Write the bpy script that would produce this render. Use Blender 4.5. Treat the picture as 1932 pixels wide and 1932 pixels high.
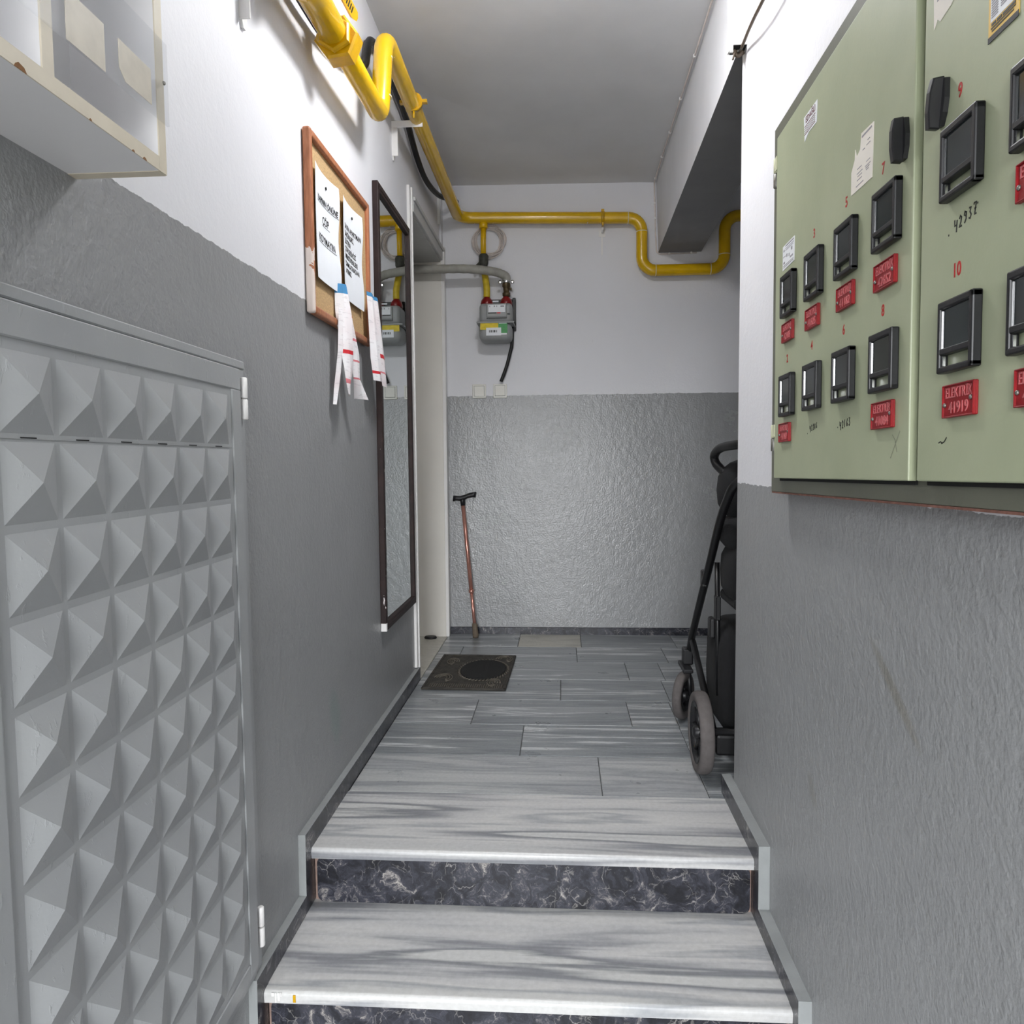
import bpy, bmesh, math, random
from mathutils import Vector, Matrix

# ------------------------------------------------------------------ reset
for o in list(bpy.data.objects):
    bpy.data.objects.remove(o, do_unlink=True)
scene = bpy.context.scene
COL = scene.collection
RND = random.Random(7)

# ------------------------------------------------------------------ camera
cam_d = bpy.data.cameras.new('camera')
cam = bpy.data.objects.new('camera', cam_d)
COL.objects.link(cam)
PITCH, YAW, ROLL, FPX = -0.0678388, 0.0657233, -0.0084695, 1420.0
fw = Vector((-math.sin(YAW)*math.cos(PITCH), math.cos(YAW)*math.cos(PITCH), math.sin(PITCH)))
rt = Vector((math.cos(YAW), math.sin(YAW), 0))
up = rt.cross(fw)
r2 = rt*math.cos(ROLL) + up*math.sin(ROLL)
u2 = up*math.cos(ROLL) - rt*math.sin(ROLL)
cam.matrix_world = Matrix(((r2.x, u2.x, -fw.x, 0), (r2.y, u2.y, -fw.y, 0), (r2.z, u2.z, -fw.z, 1.002), (0, 0, 0, 1)))
cam_d.sensor_width = 36.0
cam_d.sensor_fit = 'HORIZONTAL'
cam_d.lens = 36.0*FPX/1932.0
cam_d.clip_start = 0.02
scene.camera = cam

# ------------------------------------------------------------------ world, light, exposure
world = bpy.data.worlds.new('world')
scene.world = world
world.use_nodes = True
bgn = world.node_tree.nodes['Background']
bgn.inputs[0].default_value = (0.95, 0.975, 1.0, 1)
bgn.inputs[1].default_value = 20.5
wn = world.node_tree
wtc = wn.nodes.new('ShaderNodeTexCoord'); wsx = wn.nodes.new('ShaderNodeSeparateXYZ'); wrp = wn.nodes.new('ShaderNodeValToRGB')
wn.links.new(wtc.outputs['Generated'], wsx.inputs[0]); wn.links.new(wsx.outputs[2], wrp.inputs[0]); wn.links.new(wrp.outputs[0], bgn.inputs[0])
wrp.color_ramp.elements[0].position = 0.0; wrp.color_ramp.elements[0].color = (0.16, 0.16, 0.155, 1)      # ground outside
wrp.color_ramp.elements[1].position = 0.02; wrp.color_ramp.elements[1].color = (0.95, 0.975, 1.0, 1)       # overcast sky
portal_d = bpy.data.lights.new('entrance_portal', 'AREA')
portal_d.shape = 'RECTANGLE'; portal_d.size = 0.79; portal_d.size_y = 2.30
portal_d.cycles.is_portal = True
portal = bpy.data.objects.new('entrance_portal', portal_d); COL.objects.link(portal)
portal.location = (-0.275, -1.41, 0.70); portal.rotation_euler = (math.radians(90), 0, 0)
vs = scene.view_settings
vs.view_transform = 'Standard'; vs.look = 'None'; vs.gamma = 1.0; vs.use_curve_mapping = False
vs.exposure = 0.50
LAMP_STRENGTH = 70.0

# ------------------------------------------------------------------ materials
def s2l(c):
    return tuple(((v/255.0)/12.92 if v/255.0 <= 0.04045 else (((v/255.0)+0.055)/1.055)**2.4) for v in c)

class NT:
    def __init__(s, name):
        s.m = bpy.data.materials.new(name); s.m.use_nodes = True
        s.t = s.m.node_tree; s.n = s.t.nodes; s.b = s.n['Principled BSDF']
    def node(s, typ, **kw):
        nd = s.n.new(typ)
        for k, v in kw.items(): setattr(nd, k, v)
        return nd
    def link(s, a, b): s.t.links.new(a, b)
    def val(s, sock, v):
        if hasattr(v, 'is_linked') or hasattr(v, 'links'): s.link(v, sock)
        else: sock.default_value = v
    def noise(s, vec, scale, detail=4, rough=0.55, dist=0.0):
        nd = s.node('ShaderNodeTexNoise'); s.link(vec, nd.inputs['Vector'])
        nd.inputs['Scale'].default_value = scale; nd.inputs['Detail'].default_value = detail
        nd.inputs['Roughness'].default_value = rough; nd.inputs['Distortion'].default_value = dist
        return nd.outputs['Fac']
    def ramp(s, fac, stops):
        nd = s.node('ShaderNodeValToRGB'); s.link(fac, nd.inputs[0])
        e = nd.color_ramp.elements
        while len(e) > 1: e.remove(e[-1])
        e[0].position = stops[0][0]; e[0].color = (*stops[0][1], 1)
        for p, c in stops[1:]:
            k = e.new(p); k.color = (*c, 1)
        return nd.outputs[0]
    def mix(s, fac, a, b, mode='MIX'):
        nd = s.node('ShaderNodeMix', data_type='RGBA', blend_type=mode)
        s.val(nd.inputs[0], fac)
        for i, v in ((6, a), (7, b)):
            if isinstance(v, tuple): nd.inputs[i].default_value = (*v, 1)
            else: s.link(v, nd.inputs[i])
        return nd.outputs[2]
    def math(s, op, a, b=0.0, c=0.0):
        nd = s.node('ShaderNodeMath', operation=op)
        for i, v in enumerate((a, b, c)): s.val(nd.inputs[i], v)
        return nd.outputs[0]
    def pos(s): return s.node('ShaderNodeNewGeometry').outputs['Position']
    def objc(s): return s.node('ShaderNodeTexCoord').outputs['Object']
    def mapping(s, vec, scale=(1, 1, 1), rot=(0, 0, 0), loc=(0, 0, 0)):
        nd = s.node('ShaderNodeMapping'); s.link(vec, nd.inputs[0])
        nd.inputs['Scale'].default_value = scale; nd.inputs['Rotation'].default_value = rot
        nd.inputs['Location'].default_value = loc
        return nd.outputs[0]
    def bump(s, h, strength=0.3, dist=0.01):
        nd = s.node('ShaderNodeBump'); s.link(h, nd.inputs['Height'])
        nd.inputs['Strength'].default_value = strength; nd.inputs['Distance'].default_value = dist
        s.link(nd.outputs[0], s.b.inputs['Normal'])
    def col(s, c): s.val(s.b.inputs['Base Color'], c)

def plain(name, rgb, rough=0.5, metal=0.0, var=0.06, scale=18.0, bump=0.0, coat=0.0, spec=None):
    m = NT(name); c = s2l(rgb)
    v = m.objc()
    f = m.noise(v, scale, 5)
    lo = tuple(x*(1-var) for x in c); hi = tuple(min(1, x*(1+var)) for x in c)
    m.col(m.ramp(f, [(0.3, lo), (0.7, hi)]))
    m.b.inputs['Roughness'].default_value = rough; m.b.inputs['Metallic'].default_value = metal
    if coat: m.b.inputs['Coat Weight'].default_value = coat; m.b.inputs['Coat Roughness'].default_value = 0.08
    if spec is not None: m.b.inputs['Specular IOR Level'].default_value = spec
    if bump: m.bump(m.noise(v, scale*6, 4), bump, 0.004)
    return m.m

GREY = s2l((147, 148, 149)); WHITE = s2l((226, 226, 230))
def wall_mat(name, dado, bumpk=1.0, rbase=0.33, coarse=42, stains=()):
    m = NT(name); p = m.pos()
    sx = m.node('ShaderNodeSeparateXYZ'); m.link(p, sx.inputs[0])
    edge = m.math('MULTIPLY', m.math('SUBTRACT', m.noise(p, 38, 4), 0.5), 0.012)
    z = m.math('ADD', sx.outputs[2], edge)
    isw = m.math('GREATER_THAN', z, dado)
    big = m.noise(p, 2.3, 5, 0.6)
    g = m.ramp(big, [(0.25, tuple(x*0.93 for x in GREY)), (0.75, tuple(x*1.06 for x in GREY))])
    spots = m.noise(p, 9.0, 8, 0.7)
    g = m.mix(m.math('MULTIPLY', m.math('GREATER_THAN', spots, 0.735), 0.35), g, s2l((150, 152, 150)))
    w = m.ramp(big, [(0.2, tuple(x*0.95 for x in WHITE)), (0.8, WHITE)])
    scuff = m.noise(m.mapping(p, (3, 3, 1.2)), 3.0, 8, 0.7)
    w = m.mix(m.math('MULTIPLY', m.math('GREATER_THAN', scuff, 0.70), 0.10), w, s2l((176, 172, 166)))
    for y0, z0, y1, z1, wd, rgb, amt in stains:                 # old smears rubbed into the paint
        L_ = math.hypot(y1-y0, z1-z0); dy, dz = (y1-y0)/L_, (z1-z0)/L_
        a = m.math('SUBTRACT', sx.outputs[1], (y0+y1)/2); b = m.math('SUBTRACT', sx.outputs[2], (z0+z1)/2)
        uu = m.math('DIVIDE', m.math('ADD', m.math('MULTIPLY', a, dy), m.math('MULTIPLY', b, dz)), L_/2)
        vv = m.math('DIVIDE', m.math('SUBTRACT', m.math('MULTIPLY', b, dy), m.math('MULTIPLY', a, dz)), wd)
        d2_ = m.math('ADD', m.math('ADD', m.math('MULTIPLY', uu, uu), m.math('MULTIPLY', vv, vv)), m.math('MULTIPLY', m.noise(p, 40, 4), 0.8))
        mk = m.math('MULTIPLY', m.math('MINIMUM', m.math('MAXIMUM', m.math('SUBTRACT', 1.6, d2_), 0.0), 1.0), amt)
        g = m.mix(mk, g, s2l(rgb))
    m.col(m.mix(isw, g, w))
    rg = m.math('ADD', m.math('MULTIPLY', m.noise(p, 5, 4), 0.14), rbase)
    m.b.inputs['Specular IOR Level'].default_value = 0.75
    mr = m.node('ShaderNodeMix', data_type='FLOAT'); m.link(isw, mr.inputs[0]); m.link(rg, mr.inputs[2]); mr.inputs[3].default_value = 0.62
    m.link(mr.outputs[0], m.b.inputs['Roughness'])
    h = m.math('ADD', m.math('MULTIPLY', m.noise(p, 120, 3, 0.5), 0.5), m.math('MULTIPLY', m.noise(m.mapping(p, (1, 1, 0.75)), coarse, 4, 0.55), 0.7))
    hk = m.math('MULTIPLY', h, m.math('SUBTRACT', 1.0, m.math('MULTIPLY', isw, 0.62)))
    m.bump(hk, 0.34*bumpk, 0.010)
    return m.m

def marble(name, stops, scale=(1.2, 16, 16), rot=0.0, rough=0.28, dist=0.6, nscale=1.6, worn=0.0, rnd=9.0, detail=9, nrough=0.62):
    m = NT(name); p = m.pos()
    oi = m.node('ShaderNodeObjectInfo')
    off = m.node('ShaderNodeVectorMath', operation='ADD'); m.link(p, off.inputs[0])
    cx = m.node('ShaderNodeCombineXYZ'); r = m.math('MULTIPLY', oi.outputs['Random'], rnd)
    m.link(r, cx.inputs[0]); m.link(r, cx.inputs[1]); m.link(r, cx.inputs[2]); m.link(cx.outputs[0], off.inputs[1])
    wob = m.noise(off.outputs[0], 2.2, 3)
    mp = m.mapping(off.outputs[0], scale, (0, 0, rot))
    f = m.noise(mp, nscale, detail, nrough, dist)
    c = m.ramp(f, stops)
    fine = m.noise(p, 90, 4)
    c = m.mix(0.10, c, m.ramp(fine, [(0.3, (0.1, 0.1, 0.1)), (0.7, (0.9, 0.9, 0.9))]), 'OVERLAY')
    tint = m.math('MULTIPLY', m.math('SUBTRACT', oi.outputs['Random'], 0.5), 0.10)
    hs = m.node('ShaderNodeHueSaturation'); m.link(c, hs.inputs['Color']); m.link(m.math('ADD', 1.0, tint), hs.inputs['Value'])
    m.col(hs.outputs[0])
    m.link(m.math('ADD', rough-0.06, m.math('MULTIPLY', m.noise(p, 7, 5), 0.16)), m.b.inputs['Roughness'])
    m.bump(m.noise(p, 60, 5), 0.06+worn, 0.004)
    return m.m

L3 = lambda r, g, b: s2l((r, g, b))
MT = {}
MT['wall_left'] = wall_mat('paint_left', 1.429, stains=((2.116, 0.342, 2.18, 0.16, 0.05, (112, 138, 130), 0.35),))
MT['wall_right'] = wall_mat('paint_right', 0.934, bumpk=1.1, stains=((1.258, 0.709, 1.068, 0.584, 0.014, (122, 118, 104), 0.55), (1.546, 0.36, 1.495, 0.30, 0.02, (124, 121, 110), 0.4)))
MT['wall_back'] = wall_mat('paint_back', 1.372, bumpk=0.9, rbase=0.18, coarse=34)
MT['white'] = plain('white_plaster', (222, 222, 225), 0.7, var=0.04, scale=4, bump=0.12)
MT['ceiling'] = plain('ceiling_plaster', (222, 222, 223), 0.8, var=0.05, scale=3, bump=0.10)
MT['tile'] = marble('grey_marble_tile', [(0.28, L3(130, 134, 137)), (0.36, L3(136, 140, 143)), (0.42, L3(112, 116, 120)), (0.48, L3(140, 144, 146)), (0.52, L3(124, 128, 131)), (0.57, L3(146, 149, 151)), (0.605, L3(198, 200, 201)), (0.64, L3(140, 143, 146)), (0.72, L3(150, 153, 155))], scale=(0.7, 11, 11), rot=0.02, dist=0.25, detail=5, nrough=0.55)
MT['tile_pale'] = marble('pale_marble_tile', [(0.28, L3(129, 132, 135)), (0.38, L3(165, 167, 168)), (0.44, L3(141, 143, 146)), (0.50, L3(169, 171, 171)), (0.60, L3(178, 179, 178)), (0.65, L3(150, 152, 155)), (0.72, L3(180, 180, 179))], scale=(0.5, 6.5, 6.5), rot=0.10, detail=5, dist=0.4)
MT['slab'] = marble('white_marble_slab', [(0.25, L3(141, 142, 145)), (0.31, L3(193, 193, 192)), (0.39, L3(199, 199, 197)), (0.43, L3(129, 131, 135)), (0.455, L3(141, 142, 146)), (0.50, L3(188, 188, 188)), (0.56, L3(201, 200, 198)), (0.60, L3(161, 163, 166)), (0.635, L3(197, 197, 195)), (0.69, L3(204, 203, 201)), (0.73, L3(150, 152, 156)), (0.79, L3(201, 200, 198))], scale=(0.42, 5.2, 5.2), rot=0.12, rough=0.33, dist=0.25, worn=0.05, detail=4, nrough=0.5)
MT['beige'] = marble('beige_marble', [(0.3, L3(160, 157, 148)), (0.5, L3(184, 181, 171)), (0.7, L3(196, 193, 184))], scale=(3, 6, 6), rough=0.4)
def dark_marble():
    m = NT('dark_marble'); p = m.pos()
    wv = m.node('ShaderNodeVectorMath', operation='ADD'); m.link(p, wv.inputs[0])
    nz = m.node('ShaderNodeTexNoise'); m.link(p, nz.inputs['Vector']); nz.inputs['Scale'].default_value = 14; nz.inputs['Detail'].default_value = 5
    sc = m.node('ShaderNodeVectorMath', operation='SCALE'); m.link(nz.outputs['Color'], sc.inputs[0]); sc.inputs['Scale'].default_value = 0.11
    m.link(sc.outputs[0], wv.inputs[1])
    base = m.ramp(m.noise(wv.outputs[0], 13, 10, 0.75, 1.2), [(0.32, L3(14, 14, 17)), (0.46, L3(34, 35, 42)), (0.56, L3(58, 59, 68)), (0.61, L3(104, 101, 102)), (0.67, L3(180, 175, 168))])
    def vein(scale, thick, amt):
        v = m.node('ShaderNodeTexVoronoi', feature='DISTANCE_TO_EDGE'); m.link(wv.outputs[0], v.inputs['Vector']); v.inputs['Scale'].default_value = scale
        f = m.ramp(v.outputs['Distance'], [(0.0, (amt,)*3), (thick, (0, 0, 0))])
        return f
    brk = m.ramp(m.noise(p, 16, 4), [(0.47, (0, 0, 0)), (0.60, (1, 1, 1))])
    f1 = m.mix(1.0, vein(10, 0.016, 0.6), brk, 'MULTIPLY')
    f2 = m.mix(1.0, vein(30, 0.035, 0.4), m.ramp(m.noise(p, 23, 4), [(0.5, (0, 0, 0)), (0.62, (1, 1, 1))]), 'MULTIPLY')
    f = m.mix(1.0, f1, f2, 'ADD')
    bw = m.node('ShaderNodeRGBToBW'); m.link(f, bw.inputs[0])
    m.col(m.mix(bw.outputs[0], base, L3(178, 174, 170)))
    m.b.inputs['Roughness'].default_value = 0.28
    return m.m
MT['dark_marble'] = dark_marble()
MT['floor_dark'] = plain('dark_stone_floor', (96, 96, 96), 0.5, var=0.15, scale=6)
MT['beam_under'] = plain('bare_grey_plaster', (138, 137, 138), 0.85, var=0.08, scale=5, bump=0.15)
MT['mortar'] = plain('mortar', (140, 118, 108), 0.9, var=0.2, scale=60, bump=0.3)
MT['grout'] = plain('grout', (96, 98, 98), 0.9, var=0.1, scale=40)
MT['grey_paint'] = plain('grey_gloss_paint', (146, 149, 149), 0.4, var=0.08, scale=14, bump=0.15)
def door_paint():
    m = NT('door_paint'); p = m.pos()
    c = m.ramp(m.noise(p, 3.5, 4), [(0.3, L3(156, 158, 160)), (0.7, L3(166, 168, 169))])
    m.col(c)
    m.link(m.math('ADD', 0.28, m.math('MULTIPLY', m.noise(p, 6, 3), 0.15)), m.b.inputs['Roughness'])
    runs = m.noise(m.mapping(p, (9, 9, 4)), 9, 5, 0.6)
    lump = m.math('MULTIPLY', m.math('MAXIMUM', m.math('SUBTRACT', runs, 0.60), 0.0), 3.0)
    spk = m.math('MULTIPLY', m.math('GREATER_THAN', m.noise(p, 70, 2), 0.78), 0.4)
    m.bump(m.math('ADD', m.math('ADD', lump, spk), m.math('MULTIPLY', m.noise(p, 120, 2), 0.10)), 0.30, 0.006)
    return m.m
MT['door_paint'] = door_paint()
MT['white_paint'] = plain('white_gloss_paint', (232, 230, 228), 0.35, var=0.04, scale=8, bump=0.08)
MT['jamb'] = plain('ivory_door_paint', (224, 220, 212), 0.45, var=0.03, scale=5, bump=0.05)
MT['jamb_grey'] = plain('grey_casing_paint', (190, 190, 188), 0.5, var=0.05, scale=9, bump=0.08)
MT['yellow'] = plain('yellow_gas_paint', (216, 172, 0), 0.25, var=0.10, scale=10, bump=0.05, coat=0.3)
MT['yellow_dark'] = plain('yellow_fitting_paint', (200, 154, 0), 0.30, var=0.15, scale=30, bump=0.08, coat=0.3)
MT['yellow_hose'] = plain('yellow_flex', (206, 178, 38), 0.5, var=0.12, scale=60)
MT['seam'] = plain('bare_weld', (226, 214, 176), 0.6, var=0.1)
MT['black'] = plain('black_rubber', (18, 18, 20), 0.45, var=0.2, scale=30)
MT['black_plastic'] = plain('black_plastic', (24, 24, 27), 0.42, var=0.12, scale=50, bump=0.03)
MT['fabric'] = plain('black_fabric', (10, 10, 13), 0.95, var=0.25, scale=60, bump=0.2)
MT['black_metal'] = plain('black_metal', (14, 14, 16), 0.4, metal=0.0, var=0.15, scale=25)
MT['rubber_grey'] = plain('worn_grey_rubber', (88, 83, 82), 0.85, var=0.12, scale=45, bump=0.15)
MT['brass'] = plain('dirty_brass', (92, 78, 56), 0.5, metal=0.6, var=0.35, scale=60, bump=0.2)
MT['valve_black'] = plain('taped_valve', (62, 62, 54), 0.6, var=0.4, scale=55, bump=0.4)
MT['chrome'] = plain('bright_metal', (225, 225, 225), 0.22, metal=1.0, var=0.05)
MT['steel'] = plain('dull_steel', (140, 138, 132), 0.45, metal=0.8, var=0.2, scale=60)
MT['meter_grey'] = plain('meter_grey', (150, 152, 152), 0.45, var=0.05, scale=20)
MT['meter_dark'] = plain('meter_dark_grey', (112, 114, 115), 0.5, var=0.05, scale=20)
MT['red_plastic'] = plain('red_cap', (128, 10, 14), 0.3, var=0.15, scale=30, coat=0.3)
MT['red_plate'] = plain('red_number_plate', (136, 14, 22), 0.38, var=0.18, scale=80, bump=0.08)
MT['red_relief'] = plain('pale_red_relief', (184, 98, 100), 0.45, var=0.25, scale=90)  # lettering in a paler red than the plate
MT['red_ink'] = plain('red_stencil_paint', (168, 22, 20), 0.6, var=0.2, scale=120)
MT['ink'] = plain('black_ink', (20, 22, 20), 0.6, var=0.2, scale=120)
MT['grey_ink'] = plain('grey_print', (150, 148, 152), 0.7, var=0.1, scale=120)
MT['faint_ink'] = plain('faint_pen', (120, 122, 104), 0.7, var=0.2, scale=120)
MT['maroon_ink'] = plain('maroon_print', (98, 44, 54), 0.7, var=0.2, scale=120)
MT['paper'] = plain('white_paper', (232, 235, 240), 0.75, var=0.02, scale=10)
def receipt():
    m = NT('receipt_paper'); p = m.pos()
    c = m.ramp(m.noise(p, 14, 3), [(0.35, L3(236, 226, 228)), (0.65, L3(240, 238, 240))])
    ln = m.math('GREATER_THAN', m.noise(m.mapping(p, (30, 30, 190)), 1.0, 2), 0.60)
    m.col(m.mix(m.math('MULTIPLY', ln, 0.25), c, L3(170, 160, 166))); m.b.inputs['Roughness'].default_value = 0.7
    return m.m
MT['paper_pink'] = receipt()
MT['paper_cream'] = plain('cream_paper', (224, 218, 208), 0.75, var=0.03, scale=20)
MT['blue_print'] = plain('blue_print', (70, 140, 190), 0.6)
MT['red_print'] = plain('red_print', (206, 40, 50), 0.6)
MT['pink_print'] = plain('pink_print', (224, 130, 138), 0.7)
MT['yellow_sticker'] = plain('yellow_sticker', (222, 196, 20), 0.5, var=0.12, scale=60)
MT['amber_sticker'] = plain('amber_sticker', (222, 180, 76), 0.5, var=0.06, scale=40)
MT['green_sticker'] = plain('green_sticker', (70, 150, 84), 0.5, var=0.1, scale=60)
MT['white_sticker'] = plain('white_sticker', (232, 234, 238), 0.5, var=0.02)
MT['cable_white'] = plain('white_cable', (216, 206, 200), 0.5, var=0.12, scale=40)
MT['cable_brown'] = plain('brown_cable', (88, 74, 60), 0.5, var=0.2, scale=40)
MT['hose_grey'] = plain('grey_hose', (156, 154, 146), 0.6, var=0.12, scale=30, bump=0.2)
MT['bakelite'] = plain('cream_switch', (226, 224, 216), 0.3, var=0.02)
MT['bronze'] = plain('bronze_anodised', (204, 148, 134), 0.28, metal=0.7, var=0.06, scale=20)
MT['cane_rubber'] = plain('cane_tip_rubber', (104, 92, 78), 0.8, var=0.15, scale=60)
MT['melamine'] = plain('white_melamine', (232, 231, 232), 0.35, var=0.02, scale=5)
MT['edge_cream'] = plain('cream_edging', (214, 204, 184), 0.5, var=0.05, scale=25, bump=0.04)
MT['chipboard'] = plain('bare_chipboard', (136, 96, 60), 0.9, var=0.25, scale=120)
MT['tape'] = plain('aged_tape', (198, 190, 174), 0.5, var=0.08, scale=30)
MT['blank'] = plain('hollow_shade', (20, 20, 20), 0.9)  # solid black used for the shade inside gaps and hollows
MT['rust'] = plain('rust_edge', (120, 82, 70), 0.8, var=0.3, scale=60, bump=0.2)
def wood():
    m = NT('brown_frame_wood'); p = m.pos()
    f = m.noise(m.mapping(p, (14, 14, 2)), 9, 6, 0.6, 0.4)
    c = m.ramp(f, [(0.3, L3(146, 88, 56)), (0.7, L3(186, 122, 86))])
    sx = m.node('ShaderNodeSeparateXYZ'); m.link(p, sx.inputs[0])
    # bare ground where the veneer has peeled low on the near stile
    low = m.math('MULTIPLY', m.math('LESS_THAN', m.math('ADD', sx.outputs[2], m.math('MULTIPLY', m.noise(p, 20, 4), 0.5)), 1.80), m.math('LESS_THAN', m.math('ADD', sx.outputs[1], m.math('MULTIPLY', m.noise(p, 35, 3), 0.016)), 1.998))
    m.col(m.mix(low, c, L3(222, 208, 200)))
    m.b.inputs['Roughness'].default_value = 0.45
    return m.m
MT['wood'] = wood()
MT['cork'] = plain('cork', (188, 156, 112), 0.85, var=0.22, scale=170, bump=0.25)
def mirror_frame():
    m = NT('mirror_frame_paint'); p = m.pos()
    c = m.ramp(m.noise(p, 20, 4), [(0.3, L3(36, 26, 26)), (0.7, L3(52, 38, 36))])
    sx = m.node('ShaderNodeSeparateXYZ'); m.link(p, sx.inputs[0])
    chip = m.math('MULTIPLY', m.math('GREATER_THAN', m.noise(m.mapping(p, (5, 5, 2)), 13, 5, 0.6), 0.67), m.math('LESS_THAN', sx.outputs[1], 2.76))
    chip = m.math('MULTIPLY', chip, m.math('LESS_THAN', sx.outputs[2], 1.05))
    m.col(m.mix(chip, c, L3(214, 206, 206)))
    m.b.inputs['Roughness'].default_value = 0.5; m.b.inputs['Specular IOR Level'].default_value = 0.25
    return m.m
MT['mirror_frame'] = mirror_frame()
def glassy(name, rgb, rough, metal=1.0):
    m = NT(name); p = m.pos()
    c = s2l(rgb); f = m.noise(p, 3, 4)
    m.col(m.ramp(f, [(0.3, tuple(x*0.98 for x in c)), (0.7, c)]))
    m.b.inputs['Roughness'].default_value = rough; m.b.inputs['Metallic'].default_value = metal
    return m.m
MT['mirror'] = glassy('silvered_glass', (226, 232, 232), 0.012)
MT['dark_glass'] = plain('dark_meter_window', (38, 44, 44), 0.12, var=0.25, scale=12)
def acrylic():
    m = NT('clear_acrylic'); p = m.pos()
    tr = m.node('ShaderNodeBsdfTransparent'); tr.inputs[0].default_value = (0.975, 0.98, 0.985, 1)
    gl = m.node('ShaderNodeBsdfGlossy'); gl.inputs['Roughness'].default_value = 0.08
    mx = m.node('ShaderNodeMixShader'); m.link(m.math('ADD', 0.05, m.math('MULTIPLY', m.noise(p, 14, 4), 0.05)), mx.inputs[0])
    m.link(tr.outputs[0], mx.inputs[1]); m.link(gl.outputs[0], mx.inputs[2])
    m.link(mx.outputs[0], m.n['Material Output'].inputs[0])
    return m.m
MT['acrylic'] = acrylic()
def cab_paint(name, a, b, scratch=0.5):
    m = NT(name); p = m.pos()
    c = m.ramp(m.noise(p, 6, 5), [(0.3, L3(*a)), (0.7, L3(*b))])
    sc = m.noise(m.mapping(p, (1, 3.0, 0.9), (math.radians(28), 0, 0)), 16, 9, 0.75, 0.8)
    c = m.mix(m.math('MULTIPLY', m.math('GREATER_THAN', sc, 0.705), scratch), c, L3(192, 200, 188))
    st = m.noise(p, 11, 6, 0.7)
    c = m.mix(m.math('MULTIPLY', m.math('GREATER_THAN', st, 0.735), 0.5), c, L3(158, 148, 96))
    m.col(c); m.b.inputs['Roughness'].default_value = 0.42
    m.bump(m.noise(p, 160, 2), 0.05, 0.003)
    return m.m
MT['cab_green'] = cab_paint('sage_green_enamel', (158, 165, 136), (170, 176, 147))
MT['cab_dark'] = cab_paint('olive_frame_enamel', (94, 95, 84), (106, 107, 94), 0.25)
MT['hinge_green'] = plain('hinge_cream_green', (206, 208, 178), 0.4, var=0.06)
def mat_rubber():
    m = NT('moulded_rubber_mat'); p = m.pos()
    c = m.ramp(m.noise(p, 30, 5), [(0.35, L3(44, 41, 37)), (0.65, L3(66, 62, 56))])
    m.col(c); m.b.inputs['Roughness'].default_value = 0.7
    m.bump(m.noise(p, 90, 4), 0.5, 0.01)
    return m.m
MT['mat_rubber'] = mat_rubber()
MT['mat_relief'] = plain('pale_mat_relief', (92, 86, 77), 0.7, var=0.2, scale=90)  # raised pattern, paler than the mat base
MT['mat_pile'] = plain('mat_pile', (28, 28, 28), 0.95, var=0.3, scale=200, bump=0.6)
def emit(name, rgb, st):
    m = NT(name)
    m.b.inputs['Emission Color'].default_value = (*rgb, 1); m.b.inputs['Emission Strength'].default_value = st
    m.b.inputs['Base Color'].default_value = (0.8, 0.8, 0.8, 1)
    return m.m
MT['lamp_glow'] = emit('lamp_diffuser', (0.985, 0.99, 1.0), LAMP_STRENGTH)

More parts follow.
